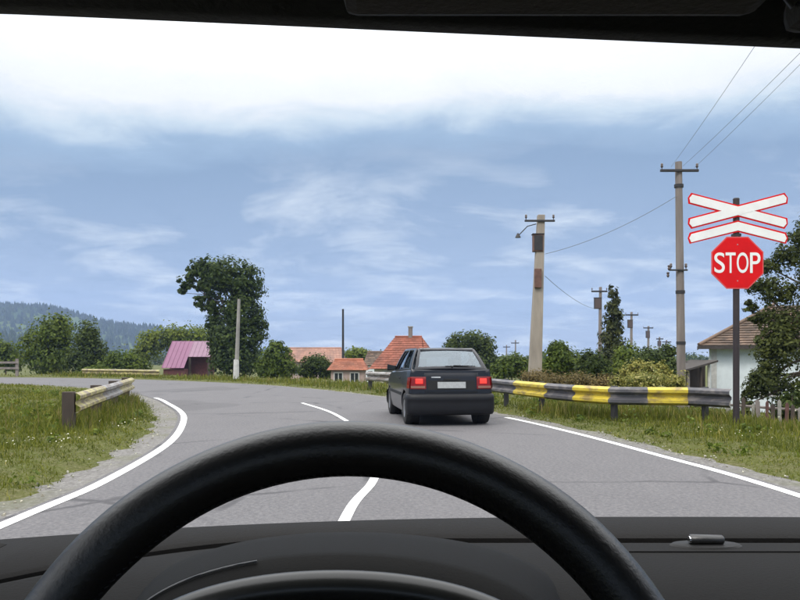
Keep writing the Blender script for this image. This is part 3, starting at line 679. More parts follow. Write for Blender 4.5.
# lettering
for dx_, dz_ in ((0, .30), (0, -.30)):
    MB().lathe([(0, -.0445), (.008, -.0445), (.011, -.041), (.011, -.038)], 12, 'y', Matrix.Translation((cxs + dx_, 0, czs + dz_))).build('bolt', M['galv'], plate, sm=40)
for i, ch in enumerate('STOP'):
    cu = bpy.data.curves.new('letter', 'FONT'); cu.body = ch; cu.size = 1.0; cu.extrude = .002 / .4; cu.offset = .006; cu.align_x = 'CENTER'
    ob = bpy.data.objects.new('letter_tmp', cu); COL.objects.link(ob); bpy.context.view_layer.update()
    me = bpy.data.meshes.new_from_object(ob.evaluated_get(bpy.context.evaluated_depsgraph_get())); bpy.data.objects.remove(ob)
    v = np.empty(len(me.vertices) * 3); me.vertices.foreach_get('co', v); v = v.reshape(-1, 3)
    lo, hi = v.min(0), v.max(0)
    x0, x1 = [(712.8, 723.2), (724.0, 734.0), (735.2, 746.8), (748.4, 758.8)][i]
    zt, zb_ = sz(252.8), sz(273.2)
    nx = sx(x0) + (v[:, 0] - lo[0]) / (hi[0] - lo[0]) * (sx(x1) - sx(x0)); nzz = zb_ + (v[:, 1] - lo[1]) / (hi[1] - lo[1]) * (zt - zb_)
    ny = -.0405 - (v[:, 2] - lo[2]) / max(1e-6, hi[2] - lo[2]) * .002
    me.vertices.foreach_set('co', np.stack([nx, ny, nzz], 1).ravel()); me.update(); me.materials.clear(); me.name = 'letter'
    link('letter', me, M['signwhite'], plate)
# St Andrew's cross and the chevron beneath it; red backing with white faces standing proud
def bar(mb, x0, y0, x1, y1, hw, grow, dy0, dy1, pt=2.0):
    a, b_ = Vector((sx(x0), sz(y0))), Vector((sx(x1), sz(y1))); t_ = (b_ - a).normalized(); n_ = Vector((-t_.y, t_.x)); h = (hw + grow) * K; tip = pt * K; g_ = grow * K
    poly = [a - t_ * g_ + n_ * h, b_ + t_ * g_ + n_ * h, b_ + t_ * (g_ + tip), b_ + t_ * g_ - n_ * h, a - t_ * g_ - n_ * h, a - t_ * (g_ + tip)]
    mb.prism([(q.x, q.y) for q in poly][::-1], dy0, dy1)
def chevron(mb, x0, y0, xm, ym, x1, y1, hw, grow, dy0, dy1):
    t1 = (Vector((sx(xm), sz(ym))) - Vector((sx(x0), sz(y0)))).normalized(); h = (hw + grow) * K; g_ = grow * K
    cs = h / t1.x
    poly = [(sx(x0) - g_, sz(y0) + h), (sx(xm), sz(ym) + cs), (sx(x1) + g_, sz(y1) + h), (sx(x1) + g_ + 2 * K, sz(y1)), (sx(x1) + g_, sz(y1) - h), (sx(xm), sz(ym) - cs), (sx(x0) - g_, sz(y0) - h), (sx(x0) - g_ - 2 * K, sz(y0))]
    mb.prism(poly[::-1], dy0, dy1)
arms = ((690, 199, 783, 223.5), (783, 199, 690, 223.5))
cr = MB(); bar(cr, *arms[0], 4.1, 1.5, -.034, -.026); c1 = cr.build('cross_arm', M['signred'], root)
cr = MB(); bar(cr, *arms[1], 4.1, 1.5, -.0365, -.0285); c2 = cr.build('cross_arm', M['signred'], root)
w1 = MB(); bar(w1, *arms[0], 4.1, 0, -.0405, -.0345); w1.build('white_face', M['signwhite'], c1)
w2 = MB(); bar(w2, *arms[1], 4.1, 0, -.0425, -.037); w2.build('white_face', M['signwhite'], c2)
ch = MB(); chevron(ch, 690, 238.5, 736.5, 226.5, 783, 238.5, 4.1, 1.5, -.034, -.026); c3 = ch.build('chevron', M['signred'], root)
ch = MB(); chevron(ch, 690, 238.5, 736.5, 226.5, 783, 238.5, 4.1, 0, -.040, -.0345); ch.build('white_face', M['signwhite'], c3)
for z_ in (sz(211), sz(228)): MB().box((-.07, -.0255, z_ - .018), (.07, .0, z_ + .018)).build('bracket', M['galv'], root, bevel=.003)
MB().box((-.065, -.02, sz(236.5)), (.065, .085, sz(233.5))).build('clamp', M['steel_dark'], root, bevel=.006)

# ------------------------------------------------------------------ utility poles
def pole(label, px_top, py_top, px_bot, d, w_top, w_bot, mt, arms_, box=None, group='utility poles', side_arm=None, square=True, extra=None):
    tp_ = at(px_top, py_top, d); b0 = at(px_bot, 380, d); zg = gz(b0.x, d); root = empty('utility_pole', (b0.x, d, zg)); tag(root, label, 'pole', group)
    lean = tp_.x - b0.x; H = tp_.z - zg
    mb = MB()
    if square:
        rows = []
        for k in range(7):
            f = k / 6; hw = (w_bot + (w_top - w_bot) * f) / 2
            rows.append([(lean * f - hw, -hw, -.4 + (H + .4) * f), (lean * f + hw, -hw, -.4 + (H + .4) * f), (lean * f + hw, hw, -.4 + (H + .4) * f), (lean * f - hw, hw, -.4 + (H + .4) * f)])
        mb.add([q for r in rows for q in r], [(r * 4 + k, r * 4 + (k + 1) % 4, r * 4 + 4 + (k + 1) % 4, r * 4 + 4 + k) for r in range(6) for k in range(4)] + [(0, 1, 2, 3), (27, 26, 25, 24)])
        mb.build('shaft', M[mt], root, bevel=min(w_top, w_bot) * .12)
    else:
        mb.tube([(lean * k / 6, 0, -.4 + (H + .4) * k / 6) for k in range(7)], [(w_bot + (w_top - w_bot) * k / 6) / 2 for k in range(7)], 12).build('shaft', M[mt], root, sm=50)
    for (py, pl, pr, th) in arms_:
        z_ = EYE - (py - HZ) * d / F - zg; x0 = (pl - CX) * d / F - b0.x; x1 = (pr - CX) * d / F - b0.x
        a = MB().box((x0, -w_top / 2 - .06, z_ - th / 2), (x1, -w_top / 2 + .02, z_ + th / 2)).build('crossarm', M['steel_dark'], root, bevel=.008)
        for xx in ([x0 + .05, x1 - .05] if len(arms_) < 9 else []):
            MB().lathe([(.0, .20), (.03, .19), (.045, .15), (.03, .13), (.05, .10), (.03, .06), (.015, .05), (.015, -.03), (0, -.03)], 10, m=Matrix.Translation((xx, -w_top / 2 - .02, z_ + th / 2))).build('insulator', M['insul'], a, sm=50)
    if box:
        bl, bt, br, bb, bm_ = box; x0, x1 = (bl - CX) * d / F - b0.x, (br - CX) * d / F - b0.x; z0, z1 = EYE - (bb - HZ) * d / F - zg, EYE - (bt - HZ) * d / F - zg
        bx_ = MB().box((x0, -w_top * .75, z0), (x1, w_top * .4, z1)).build('meter_box', M[bm_], root, bevel=.02)
        MB().box((x0 + .03, -w_top * .75 - .012, z0 + .04), (x1 - .03, -w_top * .75 + .002, z1 - .04)).build('box_door', M['steel_dark'] if bm_ != 'steel_dark' else M['insul'], bx_, bevel=.004)
        MB().box((x0 - .03, -w_top * .85, z1), (x1 + .03, w_top * .45, z1 + .03)).build('box_lid', M['steel_dark'], bx_, bevel=.005)
    if side_arm:
        (xa, ya), (xb, yb) = side_arm; pa, pb_ = at(xa, ya, d), at(xb, yb, d); o_ = Vector((b0.x, d, zg))
        qa, qb = pa - o_, pb_ - o_
        la = MB().tube([qa, qa.lerp(qb, .5) + Vector((0, -.1, .12)), qb], .018, 8).build('lamp_arm', M['steel_dark'], root, sm=50)
        MB().lathe([(0, .10), (.03, .10), (.06, .04), (.10, -.04), (.11, -.06), (0, -.06)], 14, m=Matrix.Translation(qb)).build('lamp_head', M['steel_dark'], la, sm=50)
    return root
pA = pole('thick tapering concrete pole with a rusty box behind the striped guardrail', 541, 215, 533, 28, .26, .50, 'concrete', [(221.5, 524, 554, .07)], (532.5, 235, 542.5, 252, 'boxmetal'), side_arm=((536, 224), (518, 236)))
MB().box((.02, -.29, 4.5), (.27, -.12, 5.2)).build('meter_box', M['boxmetal'], pA, bevel=.02)
pB = pole('tall grey timber pole with two crossarms next to the stop sign', 678.5, 162, 682, 25, .22, .30, 'oldwood', [(171.5, 659, 697, .08), (270.5, 668, 686, .05)], square=False)
for z_, xx in ((268, 669), (275, 668)):
    q_ = at(xx, z_, 25) - Vector(pB.location)
    MB().lathe([(.0, .10), (.04, .09), (.05, .05), (.03, .02), (.05, -.02), (.02, -.08), (0, -.08)], 10, m=Matrix.Translation(q_)).build('insulator', M['insul'], pB, sm=50)
for py in (186, 292, 343):
    z_ = at(0, py, 25).z - pB.location.z
    f = z_ / (at(0, 162, 25).z - pB.location.z)
    MB().tube([((at(678.5, 0, 25).x - pB.location.x) * f, 0, z_ - .05), ((at(678.5, 0, 25).x - pB.location.x) * f, 0, z_ + .05)], .15, 12).build('steel_band', M['steel_dark'], pB, sm=50)
pC = pole('thin pole with a dark transformer beside the conical conifer', 600.5, 287, 599.5, 56, .18, .28, 'oldwood', [(291.5, 591, 607, .12)], (594, 298, 601, 309, 'steel_dark'))
pole('distant pole with transformer just past the conical conifer', 631.5, 312, 631, 90, .22, .34, 'oldwood', [(315, 625, 638, .16)], (627.5, 320, 632.5, 328, 'steel_dark'))
pole('small far pole with a dark head above the green bush', 648.5, 326, 648, 140, .30, .42, 'oldwood', [(328, 643, 653, .2)], (645.8, 331, 649.6, 338, 'steel_dark'))
pole('tiny far pole, nearer to the timber pole of the two smallest', 666.5, 340, 666, 225, .35, .5, 'oldwood', [(342, 662, 671, .3)])
pole('tiny far pole, next to the small far pole with dark head', 659.5, 337, 659, 200, .35, .5, 'oldwood', [(339, 656, 663, .3)], (657.5, 341, 661, 346, 'steel_dark'))
pole('tiny far pole between the broad dark tree and concrete pole', 515.5, 340, 515.5, 240, .35, .5, 'oldwood', [(343, 511, 519, .3)])
pole('shortest far pole, closest to the broad dark tree', 506.5, 345, 506.5, 260, .35, .5, 'oldwood', [(347, 503, 510, .3)])
pole('plain thin dark mast above the orange roofed cottage', 343, 309, 343, 85, .22, .30, 'steel_dark', [], square=False)
# white-footed post in front of the tall tree
D = 37; p = at(236, 383, D); zg = gz(p.x, D); root = empty('lamp_post', (p.x, D, zg)); tag(root, 'pale concrete post with whitewashed foot in front of the tall tree', 'post')
tpz = at(0, 299, D).z - zg; lx = at(239, 0, D).x - p.x
MB().tube([(lx * k / 5, 0, -.3 + (tpz + .3) * k / 5) for k in range(6)], [.115 - .009 * k for k in range(6)], 10).build('shaft', M['concrete2'], root, sm=50)
MB().tube([(0, 0, -.2), (lx * .12, 0, 1.0)], [.15, .128], 10).build('whitewashed_foot', M['limewash'], root, sm=50)
# wires
M['wire'] = mat('weathered_cable', (.16, .17, .19), .6, .2, 3)
def wire(label, a, b_, sag, r=.010):
    a, b_ = Vector(a), Vector(b_); mid_ = a
    pts = [a.lerp(b_, k / 14) - Vector((0, 0, sag * 4 * (k / 14) * (1 - k / 14))) for k in range(15)]
    o = MB().tube([q - a for q in pts], r, 5).build('overhead_wire', M['wire'], None, sm=60, loc=a); tag(o, label, 'wire', 'overhead wires')
wire('sagging wire strung between the concrete pole and timber pole', at(545, 254, 27.9), at(677, 196, 24.9), .22, .009)
wire('thin wire running from the concrete pole to the pole by the conifer', at(545, 276, 27.9), at(599, 309, 56), .3, .010)
a = at(684.5, 169, 24.8)
for lab, (x0, y0), (x1, y1) in (('overhead wire rising from the inner side of the timber pole crossarm', (671, 167), (716, 98)), ('overhead wire above the crossing sign, middle one of three', (683, 166), (747, 100)),
                               ('overhead wire above the crossing sign, outermost of three', (694, 168), (773, 86))):
    A = at(x0, y0, 24.86); B = at(x1, y1, 15.5); wire(lab, A, A + (B - A) * 2.6, .12, .0042)

# ------------------------------------------------------------------ houses and sheds
M['tile_brown'] = leaf_mat('brown_roof_tile', (.075, .052, .042), (.165, .11, .085), 0)
M['tile_red'] = leaf_mat('red_roof_tile', (.17, .06, .042), (.275, .095, .068), 0)
M['tile_orange'] = leaf_mat('orange_roof_tile', (.27, .095, .06), (.37, .14, .09), 0)
M['tile_pink'] = leaf_mat('faded_roof_tile', (.27, .15, .125), (.35, .20, .165), 0)
M['whitewall'] = mat('whitewashed_wall', (.70, .76, .78), .9, .15, 2.5, bmp=.2, bscale=30)
M['creamwall'] = mat('cream_wall', (.62, .56, .48), .9, .2, 2)
M['pinkwall'] = mat('pale_pink_wall', (.42, .31, .27), .9, .2, 2)
M['trim'] = mat('dark_eaves_wood', (.055, .045, .038), .85, .4, 6)
M['hole'] = mat('dark_interior', (.018, .015, .013), .9, .3, 4)
M['winglass'] = mat('window_glass', (.03, .035, .04), .12, .2, 2)
def tiles_on(quad, rows, w_tile, name, mt, parent, th=.035, seed=0):
    """courses of separate tiles over a planar quad (eave_left, eave_right, ridge_right, ridge_left)"""
    r = random.Random(seed); a, b_, c_, d_ = [Vector(q) for q in quad]; n_ = (b_ - a).cross(d_ - a).normalized()
    if n_.z < 0: n_ = -n_
    mb = MB()
    for i in range(rows):
        v0, v1 = i / rows, min(1, (i + 1.12) / rows); l0, r0 = a.lerp(d_, v0), b_.lerp(c_, v0); l1, r1_ = a.lerp(d_, v1), b_.lerp(c_, v1)
        k = max(1, int((r0 - l0).length / w_tile))
        for j in range(k):
            u0, u1 = (j + .02) / k, (j + .98) / k; lift = r.uniform(.0, .012)
            p0, p1, p2, p3 = l0.lerp(r0, u0), l0.lerp(r0, u1), l1.lerp(r1_, u1), l1.lerp(r1_, u0)
            hi = n_ * (th + lift); lo = n_ * .004
            mb.add([p0 + lo, p1 + lo, p2 + lo * .2, p3 + lo * .2, p0 + hi, p1 + hi, p2 + n_ * .008, p3 + n_ * .008], [(4, 5, 6, 7), (0, 1, 5, 4), (1, 2, 6, 5), (3, 0, 4, 7)])
    o = mb.build(name, M[mt], parent, recalc=False); o['kind'] = 'stuff'; return o
def window(parent, x, z, w, h, y, facing=-1, mt='winglass'):
    f = MB()
    for lo, hi in (((x - w / 2 - .06, y - .05, z), (x - w / 2, y + .03, z + h)), ((x + w / 2, y - .05, z), (x + w / 2 + .06, y + .03, z + h)),
                   ((x - w / 2 - .06, y - .05, z + h), (x + w / 2 + .06, y + .03, z + h + .06)), ((x - w / 2 - .1, y - .08, z - .06), (x + w / 2 + .1, y + .03, z)), ((x - .02, y - .035, z), (x + .02, y + .02, z + h))): f.box(lo, hi)
    o = f.build('window', M['limewash'], parent)
    MB().box((x - w / 2, y - .012, z), (x + w / 2, y + .01, z + h)).build('pane', M[mt], o)
def gable_house(name, label, cx, cy, w, dep, eave, ridge, tile, wall, rz=0, hip=0.0, over=.35, win=((-.25, 1), (.25, 1)), chimney=None, rows=12, wt=.5, zg=None):
    """ridge along local x; hip: how far the ridge ends draw in"""
    zg = gz(cx, cy) if zg is None else zg; root = empty(name, (cx, cy, zg), rz); tag(root, label, 'house')
    e, R = eave - zg, ridge - zg; hw, hd = w / 2, dep / 2
    mb = MB(); mb.box((-hw, -hd, -.3), (hw, hd, e))
    if hip == 0: mb.prism([(-hd, e), (hd, e), (0, R - .08)], -hw, hw, axis='x')
    mb.build('wall', M[wall], root)
    ow, od = hw + over, hd + over; sl = (R - e) / hd; ez = e - over * sl * .6
    rf = MB()
    A = [(-ow, -od, ez), (ow, -od, ez), (ow, od, ez), (-ow, od, ez)]; rx_ = ow - hip; T_ = [(-rx_, 0, R), (rx_, 0, R)]
    rf.add(A + T_, [(0, 1, 5, 4), (2, 3, 4, 5), (1, 2, 5), (3, 0, 4), (0, 3, 2, 1)])
    roof = rf.build('roof', M['trim'], root)
    tiles_on((A[0], A[1], T_[1], T_[0]), rows, wt, 'tile_courses', tile, roof, seed=1)
    tiles_on((A[2], A[3], T_[0], T_[1]), rows, wt, 'tile_courses', tile, roof, seed=2)
    if hip:
        tiles_on((A[3], A[0], T_[0], T_[0]), rows, wt, 'tile_courses', tile, roof, seed=3); tiles_on((A[1], A[2], T_[1], T_[1]), rows, wt, 'tile_courses', tile, roof, seed=4)
    MB().tube([(-rx_ - .02, 0, R + .03), (rx_ + .02, 0, R + .03)], .08, 8).build('ridge_cap', M[tile], roof, sm=50)
    for fx, s in win: window(root, fx * w, e * .38, .8 * s, 1.0 * s, -hd)
    if chimney:
        x_, h_ = chimney; c = MB().box((x_ - .15, -.1, R - .7), (x_ + .15, .24, R + h_)).build('chimney', M['oldwood'], roof, bevel=.02)
        MB().box((x_ - .19, -.14, R + h_), (x_ + .19, .28, R + h_ + .1)).build('chimney_cap', M['concrete2'], c, bevel=.01)
    return root
# white cottage with the brown tiled hip roof
D = 38; zg = gz(18, D)
xw0 = at(712, 0, D).x; root = empty('cottage', (xw0, D, zg), math.radians(-21)); tag(root, 'white cottage with brown tiled hip roof behind the leafy tree', 'house')
e = at(0, 346, D).z - zg; R = at(0, 306, D + 2.3).z - zg
MB().box((0, 0, -.3), (8.5, 7.0, e + .1)).build('wall', M['whitewall'], root)
o_ = .62; A = [(-o_, -o_, e), (8.5 + o_, -o_, e), (8.5 + o_, 7 + o_, e), (-o_, 7 + o_, e)]; T_ = [(3.1, 3.5, R), (5.4, 3.5, R)]
roof = MB().add(A + T_, [(0, 1, 5, 4), (2, 3, 4, 5), (1, 2, 5), (3, 0, 4), (0, 3, 2, 1)]).build('roof', M['trim'], root)
for qd, s in (((A[0], A[1], T_[1], T_[0]), 1), ((A[3], A[0], T_[0], T_[0]), 2), ((A[2], A[3], T_[0], T_[1]), 3), ((A[1], A[2], T_[1], T_[1]), 4)): tiles_on(qd, 17, .26, 'tile_courses', 'tile_brown', roof, .05, s)
MB().tube([Vector(A[0]) + Vector((0, 0, .06)), Vector(T_[0]) + Vector((0, 0, .08))], .09, 8).build('hip_cap', M['tile_brown'], roof, sm=50)
MB().box((-o_ - .02, -o_ - .03, e - .16), (8.5 + o_, -o_ + .0, e + .02)).build('fascia', M['trim'], roof)
MB().box((-o_ - .03, -o_, e - .16), (-o_, 7 + o_, e + .02)).build('fascia', M['trim'], roof)
MB().box((-.04, -.035, -.2), (.22, -.002, e - .1)).build('corner_board', M['limewash'], root)
for x_ in (2.6, 5.6): window(root, x_, 1.0, .8, 1.1, -.002)
# dark lean-to against the cottage
xs0 = at(687, 0, 36).x; xs1 = at(713, 0, 36).x; root = empty('lean_to_shed', (xs0, 36, gz(xs0, 36))); tag(root, 'dark open lean-to shed beside the white cottage', 'shed')
zt0, zt1 = at(0, 371, 36).z - gz(xs0, 36), at(0, 362, 36).z - gz(xs0, 36); wv = xs1 - xs0
MB().prism([(-.15, zt0), (wv + .1, zt1), (wv + .1, zt1 + .09), (-.15, zt0 + .09)], -.35, 3.0).build('roof', M['trim'], root)
MB().box((.05, 2.4, -.2), (wv + .6, 2.5, zt1)).build('back_wall', M['darkwood'], root)
MB().box((.0, 0.2, -.2), (.08, 2.4, zt0)).build('side_wall', M['darkwood'], root)
for x_, mk in ((.02, 'oldwood'), (wv * .80, 'limewash'), (wv * .5, 'darkwood')): MB().box((x_, -.05, -.2), (x_ + .10, .05, zt0 + (zt1 - zt0) * max(x_, .0) / wv)).build('post', M[mk], root, bevel=.008)
# houses beyond the bend
p = at(404, 0, 60); gable_house('house', 'house with steep red tiled roof behind the dark car', p.x + .35, 60, 4.6, 5.0, at(0, 366, 60).z, at(0, 337, 60).z, 'tile_red', 'creamwall', rz=math.radians(-8), hip=1.6, rows=14, wt=.3, chimney=(.15, .75))
p = at(349, 0, 50); gable_house('house', 'low cottage with orange tiled roof and pale wall left of the car', p.x, 50, 2.1, 3.2, at(0, 369, 50).z, at(0, 360, 50).z, 'tile_orange', 'pinkwall', hip=.35, over=.22, rows=8, wt=.22, win=((-.27, .6), (.22, .6)))
p = at(315, 0, 105); gable_house('house', 'long house with faded pinkish roof behind the dark green bush', p.x, 105, 7.6, 6, at(0, 361, 105).z, at(0, 348, 105).z, 'tile_pink', 'pinkwall', hip=.5, rows=12, wt=.4)
p = at(377, 0, 78); gable_house('house', 'small brownish roofed house beside the steep red roof', p.x, 78, 2.2, 3.5, at(0, 364, 78).z, at(0, 352, 78).z, 'tile_brown', 'whitewall', hip=.4, over=.25, rows=8, wt=.3, win=((-.2, .6), (.2, .6)))
# pink shed
D = 72; p = at(166, 0, D); zg = gz(p.x, D); root = empty('pink_shed', (p.x, D, zg)); tag(root, 'shed with pink metal roof and dark open front by the tall tree', 'shed')
def lz(py): return at(0, py, D).z - zg
def lx_(px): return at(px, 0, D).x - p.x
M['pink'] = mat('pink_sheet_metal', (.21, .082, .15), .55, .15, 1.5); M['pink2'] = mat('pale_pink_sheet_metal', (.25, .145, .20), .55, .15, 1.5); M['maroon'] = mat('maroon_boards', (.12, .035, .035), .8, .4, 5)
def sheet_roof(name, x0, x1, zlo, zhi, y0, y1, mt, n):
    """standing-seam sheets, each a part"""
    for k in range(n):
        a, b_ = x0 + (x1 - x0) * k / n, x0 + (x1 - x0) * (k + 1) / n
        MB().add([(a + .01, y0, zlo), (b_ - .01, y0, zlo), (b_ - .01, y1, zhi), (a + .01, y1, zhi), (a + .01, y0, zlo + .03), (b_ - .01, y0, zlo + .03), (b_ - .01, y1, zhi + .03), (a + .01, y1, zhi + .03)],
                 [(0, 3, 2, 1), (4, 5, 6, 7), (0, 1, 5, 4), (1, 2, 6, 5), (2, 3, 7, 6), (3, 0, 4, 7)]).add([(a - .02, y0 - .01, zlo), (a + .02, y0 - .01, zlo), (a + .02, y0 - .01, zlo + .07), (a - .02, y0 - .01, zlo + .07), (a - .02, y1, zhi), (a + .02, y1, zhi), (a + .02, y1, zhi + .07), (a - .02, y1, zhi + .07)],
                 [(0, 1, 2, 3), (4, 7, 6, 5), (0, 4, 5, 1), (1, 5, 6, 2), (2, 6, 7, 3), (3, 7, 4, 0)]).build('roof_sheet', M[mt], root)
sheet_roof('l', lx_(165), lx_(187), lz(368), lz(341), -1.0, 2.4, 'pink', 5)
sheet_roof('r', lx_(187.3), lx_(209), lz(357), lz(341), .35, 2.4, 'pink2', 5)
MB().box((lx_(166), 1.4, -.3), (lx_(208.5), 2.3, lz(352))).build('back_wall', M['maroon'], root)
MB().box((lx_(166), -.8, -.3), (lx_(187), 1.4, lz(369))).build('front_wall', M['maroon'], root)
MB().box((lx_(206.5), .4, -.3), (lx_(208.5), .55, lz(357.5))).build('post', M['darkwood'], root); MB().box((lx_(187.5), .4, -.3), (lx_(189.5), .55, lz(357.5))).build('post', M['darkwood'], root)
# wooden field rail at the far left
p = at(17, 378, 44); root = empty('wooden_rail', (p.x, 44, gz(p.x, 44))); tag(root, 'short grey wooden rail at the edge of the grass field', 'fence')
for k in range(4): MB().box((-2.0 * k - .07, -.07, -.2), (-2.0 * k + .07, .07, .92 if k else 1.0)).build('post', M['oldwood'], root, bevel=.01)
for z_ in (.45, .78): MB().box((-6.3, -.12, z_ - .06), (.15, -.075, z_ + .06)).build('rail', M['oldwood'], root, bevel=.008)
# picket fence under the leafy tree
root = empty('picket_fence', (7.3, 17, gz(7.3, 17))); tag(root, 'old picket fence of pale and reddish boards below the leafy tree', 'fence')
M['pick_white'] = mat('flaking_white_picket', (.34, .32, .28), .85, .5, 7); M['pick_red'] = mat('faded_red_picket', (.13, .06, .05), .85, .4, 7)
zf = root.location.z; xk = 0.0; i = 0
while xk < 4.6:
    w_ = rnd.uniform(.065, .10); zg = gz(7.3 + xk, 17 + xk * .12) - zf; h_ = rnd.uniform(.88, 1.04); tl = rnd.uniform(-.03, .03); y_ = xk * .12
    MB().add([(xk, y_, zg - .1), (xk + w_, y_, zg - .1), (xk + w_ + tl, y_, zg + h_ - .05), (xk + w_ / 2 + tl, y_, zg + h_), (xk + tl, y_, zg + h_ - .05)] + [(xk, y_ + .022, zg - .1), (xk + w_, y_ + .022, zg - .1), (xk + w_ + tl, y_ + .022, zg + h_ - .05), (xk + w_ / 2 + tl, y_ + .022, zg + h_), (xk + tl, y_ + .022, zg + h_ - .05)],
             [(0, 1, 2, 3, 4), (9, 8, 7, 6, 5), (0, 5, 6, 1), (1, 6, 7, 2), (2, 7, 8, 3), (3, 8, 9, 4), (4, 9, 5, 0)]).build('picket', M[('pick_white', 'pick_red', 'darkwood', 'pick_white', 'oldwood', 'pick_red', 'darkwood')[i % 7]], root)
    xk += w_ + rnd.uniform(.06, .12); i += 1
for z_ in (.3, .75):
    MB().tube([(0, .05, z_), (2.3, .05 + .276, gz(9.6, 17.3) - zf + z_), (4.6, .05 + .55, gz(11.9, 17.5) - zf + z_)], .03, 6).build('rail', M['oldwood'], root)

# ------------------------------------------------------------------ the dark hatchback ahead
def car_paint(name, c):
    m, t, b, o = new_mat(name)
    t.links.new(ramp(t, nz(t, 3, 4), [(.3, tuple(x * .85 for x in c)), (.7, c)]), b.inputs['Base Color'])
    b.inputs['Roughness'].default_value = .32; b.inputs['Metallic'].default_value = .25; b.inputs['Coat Weight'].default_value = .45; b.inputs['Specular IOR Level'].default_value = .35; b.inputs['Coat Roughness'].default_value = .06
    bump(t, b, nz(t, 2.2, 2), .04, .01); return m
M['carpaint'] = car_paint('dark_blue_car_paint', (.006, .007, .012))
M['trimblack'] = mat('black_plastic_trim', (.009, .0088, .009), .6, .25, 10, bmp=.1, spec=.3)
M['tyre'] = mat('tyre_rubber', (.020, .019, .018), .8, .3, 20, bmp=.2)
M['rim'] = mat('wheel_trim', (.33, .33, .34), .4, .2, 8, metal=.6)
M['carglass'] = glass_mat('car_window_glass', (.78, .86, .88), 1.0)
M['bumper'] = mat('dark_bumper_plastic', (.0065, .0065, .0085), .5, .25, 8, bmp=.05, spec=.3)
M['seat'] = mat('seat_fabric', (.035, .035, .04), .9, .3, 30)
M['plate'] = mat('number_plate', (.36, .37, .37), .5, .25, 30)
def lamp_mat(name, c, e):
    m, t, b, o = new_mat(name); b.inputs['Base Color'].default_value = c + (1,); b.inputs['Roughness'].default_value = .15
    b.inputs['Emission Color'].default_value = (1, .03, .02, 1); b.inputs['Emission Strength'].default_value = e
    t.links.new(ramp(t, nz(t, 60, 2), [(.3, tuple(x * .8 for x in c)), (.7, c)]), b.inputs['Base Color']); return m
M['tail'] = lamp_mat('red_lamp_lens', (.17, .005, .005), .03); M['tail_on'] = lamp_mat('lit_brake_lamp', (.7, .03, .02), 1.25)
M['amber'] = mat('amber_lens', (.22, .10, .07), .2, .1, 40); M['clearlens'] = mat('clear_lens', (.6, .6, .6), .12, .1, 30)

CL, RWY, FWY, WR = 3.74, .60, 3.02, .285
def half_w(y):
    return float(np.interp(y, [0, .12, .4, .9, 2.0, 3.0, 3.4, 3.62, 3.74], [.745, .775, .805, .815, .815, .805, .78, .71, .60]))
def belt(y): return float(np.interp(y, [0, .3, 1.2, 2.5, 2.75, 3.3, 3.6, 3.74], [.975, .965, .93, .895, .89, .80, .72, .62]))
def side_x(y, z):
    w = half_w(y); k = (z - .55) / .42
    return w * (1 - .055 * max(k, 0) ** 2 - .07 * max(-k, 0) ** 2)
def low(y):
    v = .21
    for c in (RWY, FWY):
        d = abs(y - c)
        if d < .345: v = max(v, WR - .01 + math.sqrt(max(0, .345 ** 2 - d * d)))
    return v
def rear_y(x, z, off=0.0):
    """rear face: rounded in plan towards the corners, leaning forward above the bumper"""
    u = min(1.0, abs(x) / side_x(.16, z)); k = math.sqrt(max(0.0, 1 - u ** 4))
    return .165 - (.115 - max(0, z - .60) * .16) * k - off
croot = empty('car', (0, 0, 0)); tag(croot, 'dark blue hatchback driving ahead with its brake lights on', 'car')
ys = sorted(set([.16 + k * .06 for k in range(60) if .16 + k * .06 < CL] + [CL] + [c + s * .345 for c in (RWY, FWY) for s in (-1, 1)] + [c + s * .30 for c in (RWY, FWY) for s in (-1, 1)]))
body = MB()
for sgn in (-1, 1):
    rows = []
    for y in ys:
        zl, zb = low(y), belt(y); row = []
        row.append((sgn * (side_x(y, zl) - .10), y, zl + .0))
        row.append((sgn * (side_x(y, zl) - .012), y, zl))
        for k in range(9):
            z = zl + .012 + (zb - zl - .012) * k / 8; groove = .006 if abs(z - .58) < .03 else 0
            row.append((sgn * (side_x(y, z) - groove), y, z))
        row.append((sgn * (side_x(y, zb) - .035), y, zb + .022)); row.append((sgn * (side_x(y, zb) - .09), y, zb + .030))
        row.append((0, y, zb + (.030 if y < 2.7 else .055)) if (y < .3 or y > 2.55) else (sgn * (side_x(y, zb) - .10), y, zb + .0))
        rows.append(row)
    body.grid(rows)
